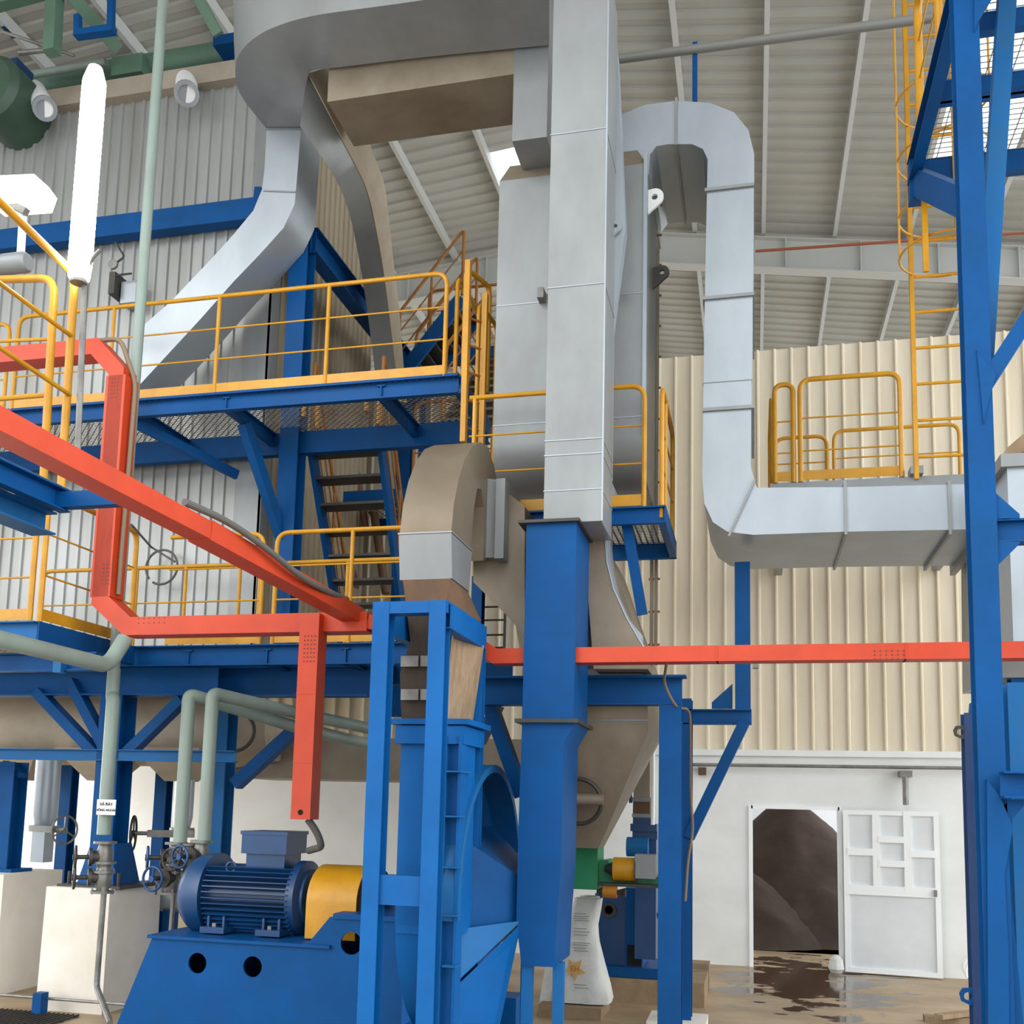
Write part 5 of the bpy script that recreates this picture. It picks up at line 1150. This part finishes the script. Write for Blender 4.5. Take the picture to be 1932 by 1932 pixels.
# green outlet + conveyor
GY = 9.55
t = thing('screw_conveyor', 'green outlet box and conveyor shelf under the brown hopper, with yellow guard', 'conveyor', P(1110, 1680, GY))
MB().box((P(1050, 1592, GY).x, GY, P(1195, 1682, GY).z), (P(1128, 1592, GY).x, GY + .4, P(1195, 1594, GY).z)).build('outlet_box', GRN_M, t)
MB().box((P(1052, 1590, GY).x, GY - .02, P(1195, 1590, GY).z - .02), (P(1131, 1590, GY).x, GY + .45, P(1195, 1590, GY).z + .02)).build('outlet_flange', GALV_B, t)
MB().prism([P(a, b_, GY + .1) for a, b_ in ((1128, 1625), (1145, 1622), (1165, 1650), (1250, 1655), (1250, 1672), (1128, 1666))], (0, .35, 0)).build('shelf', GRN_M, t)
MB().box((P(1128, 1670, GY).x, GY, P(1195, 1674, GY).z), (P(1255, 1670, GY).x, GY + .5, P(1195, 1668, GY).z)).build('shelf_edge', IRON, t)
c = P(1178, 1640, GY + .05); MB().tube(c - X * .1, c + X * .1, .11, 24).build('yellow_guard', YEL, t)
MB().lathe(c - X * .1, -X, [(0, .07), (.08, .03)], 16).build('shaft_cone', IRON, t)
MB().tube(c + X * .1, c + X * .115, .125, 24).build('guard_ring', RUST, t)
c2 = P(1218, 1636, GY + .05); MB().box(c2 - V((.09, .1, .1)), c2 + V((.1, .1, .12))).build('gear_case', GALV, t)
c = P(1151, 1683, GY); MB().tube(c - X * .065, c + X * .065, .055, 18).build('rusty_roller', mat('amber_paint', '#b5741c', .5), t)
MB().lathe(c - X * .065, -X, [(0, .045), (.06, .015)], 12).build('shaft_cone', IRON, t); MB().lathe(c + X * .065, X, [(0, .02), (.08, .045)], 12).build('shaft_cone', IRON, t)
# small blue blower behind
BY3 = 10.9
t = thing('small_blower', 'dark blue blower cabinet on a blue skid behind the white sack', 'blower', P(1185, 1840, BY3))
z0 = P(1180, 1822, BY3).z; z1 = P(1180, 1688, BY3).z
MB().box((P(1122, 1750, BY3).x, BY3, z0), (P(1182, 1750, BY3).x, BY3 + .5, z1)).build('left_casing', MOTORB, t)
MB().box((P(1180, 1750, BY3).x, BY3 - .05, z0), (P(1213, 1750, BY3).x, BY3 + .5, P(1195, 1675, BY3).z)).build('right_casing', BLUE, t)
a = P(1149, 1717, BY3 - .005); MB().lathe(a, V((0, -1, 0)), [(0, .075), (.02, .075), (.02, .05), (-.0, .04)], 20).build('port', IRON, t)
MB().box((P(1184, 1815, BY3).x, BY3 - .056, z0 + .01), (P(1211, 1815, BY3).x, BY3 - .05, P(1195, 1782, BY3).z)).build('dark_opening', BLACK, t)
MB().beam(P(1219, 1780, BY3), P(1240, 1720, BY3), .06, .2, Y_).build('brace', BLUE, t)
MB().box((P(1120, 1830, BY3).x, BY3 - .1, P(1195, 1842, BY3).z), (P(1262, 1830, BY3).x, BY3 + .7, z0)).build('skid', BLUE, t)
tag(MB().box((P(1110, 1850, BY3).x, BY3 - .14, 0), (P(1330, 1850, BY3).x, BY3 + .9, P(1195, 1843, BY3).z)).build('plinth', WOOD), 'worn low plinth under the small blue blower', 'plinth')
# stack above
KY = 10.6
t = thing('duct_stack', 'grey downpipe over dark joint and blue rotary valve beside the right column', 'duct', P(1212, 1620, KY))
MB().loft([[(P(a, y, KY).x, KY, P(1210, y, KY).z), (P(b_, y, KY).x, KY, P(1210, y, KY).z), (P(b_, y, KY).x, KY + .35, P(1210, y, KY).z), (P(a, y, KY).x, KY + .35, P(1210, y, KY).z)] for a, b_, y in ((1195, 1226, 1504), (1197, 1226, 1440), (1200, 1240, 1330))]).build('grey_chute', GALV_B, t)
def kb(a, b_, y0, y1, nm, mm, dy_=0): MB().box((P(a, y1, KY).x, KY - dy_, P(1195, y1, KY).z), (P(b_, y1, KY).x, KY + .35, P(1195, y0, KY).z)).build(nm, mm, t)
kb(1192, 1228, 1504, 1512, 'flange', GALV); kb(1194, 1226, 1512, 1535, 'dark_joint', RUST); kb(1192, 1228, 1535, 1542, 'flange', GALV)
kb(1194, 1230, 1542, 1554, 'valve_body', MOTORB); kb(1190, 1240, 1554, 1568, 'valve_body', MOTORB, .04); kb(1193, 1240, 1568, 1583, 'valve_body', MOTORB)
c = P(1205, 1598, KY - .05); MB().tube(c - X * .12, c + X * .1, .1, 24).build('valve_drum', BLUE_P, t)
for px in (1188, ): MB().beam(P(px, 1450, KY), P(px + 2, 1515, KY), .03, .05, Y_).build('side_strap', MOTORB, t)
kb(1196, 1236, 1583, 1810, 'valve_stand', MOTORB, -.05)
x = P(1232, 1500, KY - .1).x; MB().tube((x, KY - .1, P(1195, 1555, KY).z), (x, KY - .1, P(1195, 1385, KY).z), .02, 10).build('white_tube', WHT, t)
# floor bits
a = PZ(1296, 1870, 0)
tag(MB().box((a.x - .02, a.y + .0, 0), (a.x + .24, a.y + .3, .3)).build('masonry_stub', WOOD), 'worn square masonry stub against the wall right of the blue column', 'stub')
a = PZ(1745, 1925, .02)
tag(MB().box((a.x, a.y, 0), (a.x + .5, a.y + .12, .06)).build('timber_plank', WOOD), 'broken timber plank on the wet floor at the lower right', 'plank', 'loose planks')
tag(MB().beam((a.x + .1, a.y - .15, .09), (a.x + .55, a.y + .25, .09), .1, .04).build('timber_plank', WOOD), 'timber plank lying across another at the lower right', 'plank', 'loose planks')
c = PZ(1836, 1845, .1)
mb = MB()
for i in range(6): mb.torus((c.x + .05, c.y, .16 + .012 * i), V((.3 * math.sin(i), -1, .3 * math.cos(i * 2))), .12 + .01 * i, .008, 20, 6)
tag(mb.build('wire_coil', WHT), 'tangled pale wire coil on the floor left of the right tower', 'coil')
c = PZ(1578, 1835, .0)
tag(MB().lathe((c.x, c.y, 0), Z, [(0, .07), (.05, .1), (.17, .08), (.22, .02)], 10).build('small_bag', SACK), 'small pale crumpled bag at the foot of the open door', 'bag')

# ================================================================== TOP LEFT, ABOVE THE BOILER
zp = P(250, 105, 10.5)
t = thing('steam_header', 'fat green pipe lying across the top of the boiler casing', 'pipe', (zp.x, 10.7, zp.z))
rr_ = .17
MB().lathe((P(20, 130, 10.5).x, 10.75, zp.z), X, [(0, rr_), (P(445, 90, 10.5).x - P(20, 130, 10.5).x, rr_)], 28).build('pipe_run', GRN_D, t)
MB().tube((P(60, 140, 10.4).x, 10.4, zp.z - .12), (P(200, 120, 10.4).x, 10.4, zp.z - .12), .05, 12).build('side_pipe', GRN, t)
MB().box((P(205, 130, 10.4).x, 10.45, zp.z - .28), (P(262, 130, 10.4).x, 10.95, zp.z - .02)).build('saddle', GRN_D, t)
MB().box((P(402, 75, 10.3).x, 10.3, P(424, 82, 10.3).z), (P(447, 75, 10.3).x, 10.9, P(424, 64, 10.3).z)).build('blue_clamp', BLUE, t)
t = thing('green_drum', 'dark green drum end with fittings at the upper left edge', 'drum', P(0, 170, 9.6))
c = P(-18, 165, 9.6); MB().lathe(c + V((0, .6, 0)), V((0, -1, 0)), [(0, .42), (.6, .42), (.68, .34), (.7, .01)], 36).build('drum_shell', DRUMG, t)
MB().box(P(20, 110, 9.8), P(62, 158, 10.1)).build('fitting', MOTORB, t)
MB().box(P(2, 50, 9.8), P(30, 72, 10.0)).build('fitting', MOTORB, t)
MB().tube(P(5, 60, 9.7), P(140, 105, 9.9), .02, 8).build('rod', STEEL, t)
MB().tube(P(35, 100, 9.7), P(105, 93, 9.8), .03, 8).build('rod', STEEL, t)
t = thing('green_truss', 'pale green square posts and diagonal beam hanging under the roof at the upper left', 'truss', P(100, 85, 10.6))
MB().beam(P(98, 100, 9.5), P(108, -90, 9.5), .15, .15, Y_).build('post', GRN_D, t)
MB().beam(P(125, -20, 9.5), P(222, 92, 10.2), .15, .14, Y_).build('diagonal', GRN_D, t)
MB().beam(P(-30, 10, 9.6), P(120, -30, 9.6), .14, .18, Z).build('top_bar', GRN_D, t)
MB().beam(P(365, -20, 9.8), P(412, 65, 10.1), .12, .12, Y_).build('diagonal', GRN_D, t)
t = thing('blue_hanger', 'blue steel hanger bracket crossing the green diagonal near the roof', 'bracket', P(175, 65, 10.6))
MB().beam(P(143, 66, 9.4), P(216, 56, 9.4), .1, .08).build('cross_bar', BLUE, t)
MB().beam(P(209, 62, 9.4), P(212, -60, 9.4), .07, .07, Y_).build('hanger_leg', BLUE, t)
MB().beam(P(147, 60, 9.4), P(147, 30, 9.4), .07, .07, Y_).build('hanger_leg', BLUE, t)
# light tube on the rail post
a, c = P(149, 525, 6.1), P(172, 130, 6.1)
t = thing('tube_light', 'very bright vertical tube light glowing above the near stair rail post', 'lamp', a)
MB().loft([[(a.x + r_ * math.cos(j * .5236), 6.1 + r_ * math.sin(j * .5236), z) for j in range(12)] for z, r_ in ((a.z, .075), (a.z + .1, .085), (c.z - .12, .085), (c.z, .05))], True).build('diffuser', TUBE, t)
MB().lathe((a.x, 6.1, a.z - .04), Z, [(0, .03), (0, .06), (.05, .06)], 12).build('end_cap', STEEL, t)
MB().tube((a.x + .05, 6.17, a.z - 1.35), (a.x + .02, 6.14, a.z), .022, 8).build('lamp_pole', STEEL, t)
tag(MB().pipe([(a.x + .02, 6.12, a.z), (a.x + .1, 6.1, a.z + .15), (a.x + .16, 6.1, a.z + .2)], .014, .06, 8).build('lamp_cable', CABLE), 'short grey cable stub curling off the foot of the tube light', 'cable')
# flood light on left
t = thing('flood_light', 'bright white flood light on a pole at the left edge', 'lamp', P(35, 490, 7.2))
MB().prism([P(a_, b_, 7.2) for a_, b_ in ((-20, 332), (64, 328), (80, 350), (70, 378), (-20, 385))], (0, .2, 0)).build('lamp_head', FLOOD, t)
MB().tube(P(38, 500, 7.3), P(45, 380, 7.3), .035, 10).build('pole', WHT, t)
MB().beam(P(20, 385, 7.25), P(50, 400, 7.25), .06, .06).build('yoke', STEEL, t)
c = P(20, 498, 7.0)
t = thing('grey_cylinder', 'grey insulated cylinder lying behind the stair rail at the left edge', 'cylinder', c)
MB().lathe(c - X * .5, X, [(0, .08), (.0, .088), (.65, .088), (.68, .07), (.68, .01)], 24).build('cylinder_body', GALV, t)
# instrument on boiler front
c = P(213, 520, 9.9)
t = thing('pressure_fitting', 'dark valve and gauge fitting on the boiler sheet right of the tube light', 'fitting', c)
MB().box(c + V((-.05, 0, -.22)), c + V((.03, .25, .05))).build('fitting_body', IRON, t)
MB().lathe(c + V((.02, -.02, .12)), V((0, -1, 0)), [(0, .06), (.03, .06), (.03, .01)], 16).build('gauge', STEEL, t)
MB().pipe([c + V((.02, 0, .15)), c + V((.14, 0, .22)), c + V((.0, 0, .42))], .012, .05, 6).build('impulse_pipe', IRON, t)
MB().tube(c + V((.05, 0, 0)), c + V((.25, 0, 0)), .012, 6).build('lever', IRON, t)
MB().box(c + V((.05, .1, -.3)), c + V((.25, .28, -.03))).build('white_box', GALV_L, t)

# ================================================================== NEAR LEFT STAIR RAIL AND PLATFORM
NY = 6.2; nx = P(120, 840, NY).x; NZ = P(165, 945, 6.0).z
t = thing('near_platform', 'near blue platform edge with mesh floor at the left under the orange tray', 'platform', (nx - .5, NY - .3, NZ))
xb = P(116, 935, 5.95).x
MB().chan((xb, 3.4, NZ), (xb, 6.0, NZ), .08, .16, .012, Z, -1).build('side_beam', BLUE, t)
MB().ibeam((xb - .2, 3.4, NZ - .14), (xb - .2, 6.05, NZ - .14), .2, .16, .012).build('lower_beam', BLUE_P, t)
MB().box((xb - 1.5, 5.92, NZ - .06), (P(228, 955, 5.95).x, 6.0, NZ + .05)).build('end_beam', BLUE, t)
g = MB(); grating(g, xb - 1.5, xb, 3.4, 5.95, NZ + .09, .05, .03, .02, .006); g.build('mesh_floor', STEEL, t)
pz0 = NZ + .1
t = thing('stair_rail', 'near yellow stair handrail sloping down from the upper left to a tall post', 'railing', (nx, NY, pz0))
pt_ = P(146, 535, NY); pb = (pt_.x, NY, pz0)
a0 = P(-30, 352, 5.2)
MB().pipe([a0, P(141, 518, NY) , pb], .03, .08, 14).build('top_rail', YEL, t)
for (p0, p1) in (((-30, 512), (136, 635)), ((-30, 636), (132, 745))):
    MB().tube(P(*p0, 5.2), P(*p1, NY), .017, 10).build('mid_rail', YEL, t)
MB().pipe([P(-30, 528, NY + .1), P(103, 525, NY + .1), (P(100, 700, NY + .1).x, NY + .1, pz0)], .03, .13, 14).build('hoop_post', YEL, t)
MB().tube(P(-30, 645, NY + .1), P(92, 640, NY + .1), .014, 8).build('mid_rail', YEL, t)
MB().tube(P(-30, 755, NY + .1), P(88, 745, NY + .1), .02, 8).build('mid_rail', YEL, t)

for o in list(bpy.data.objects):
    if '_o' in o: del o['_o']
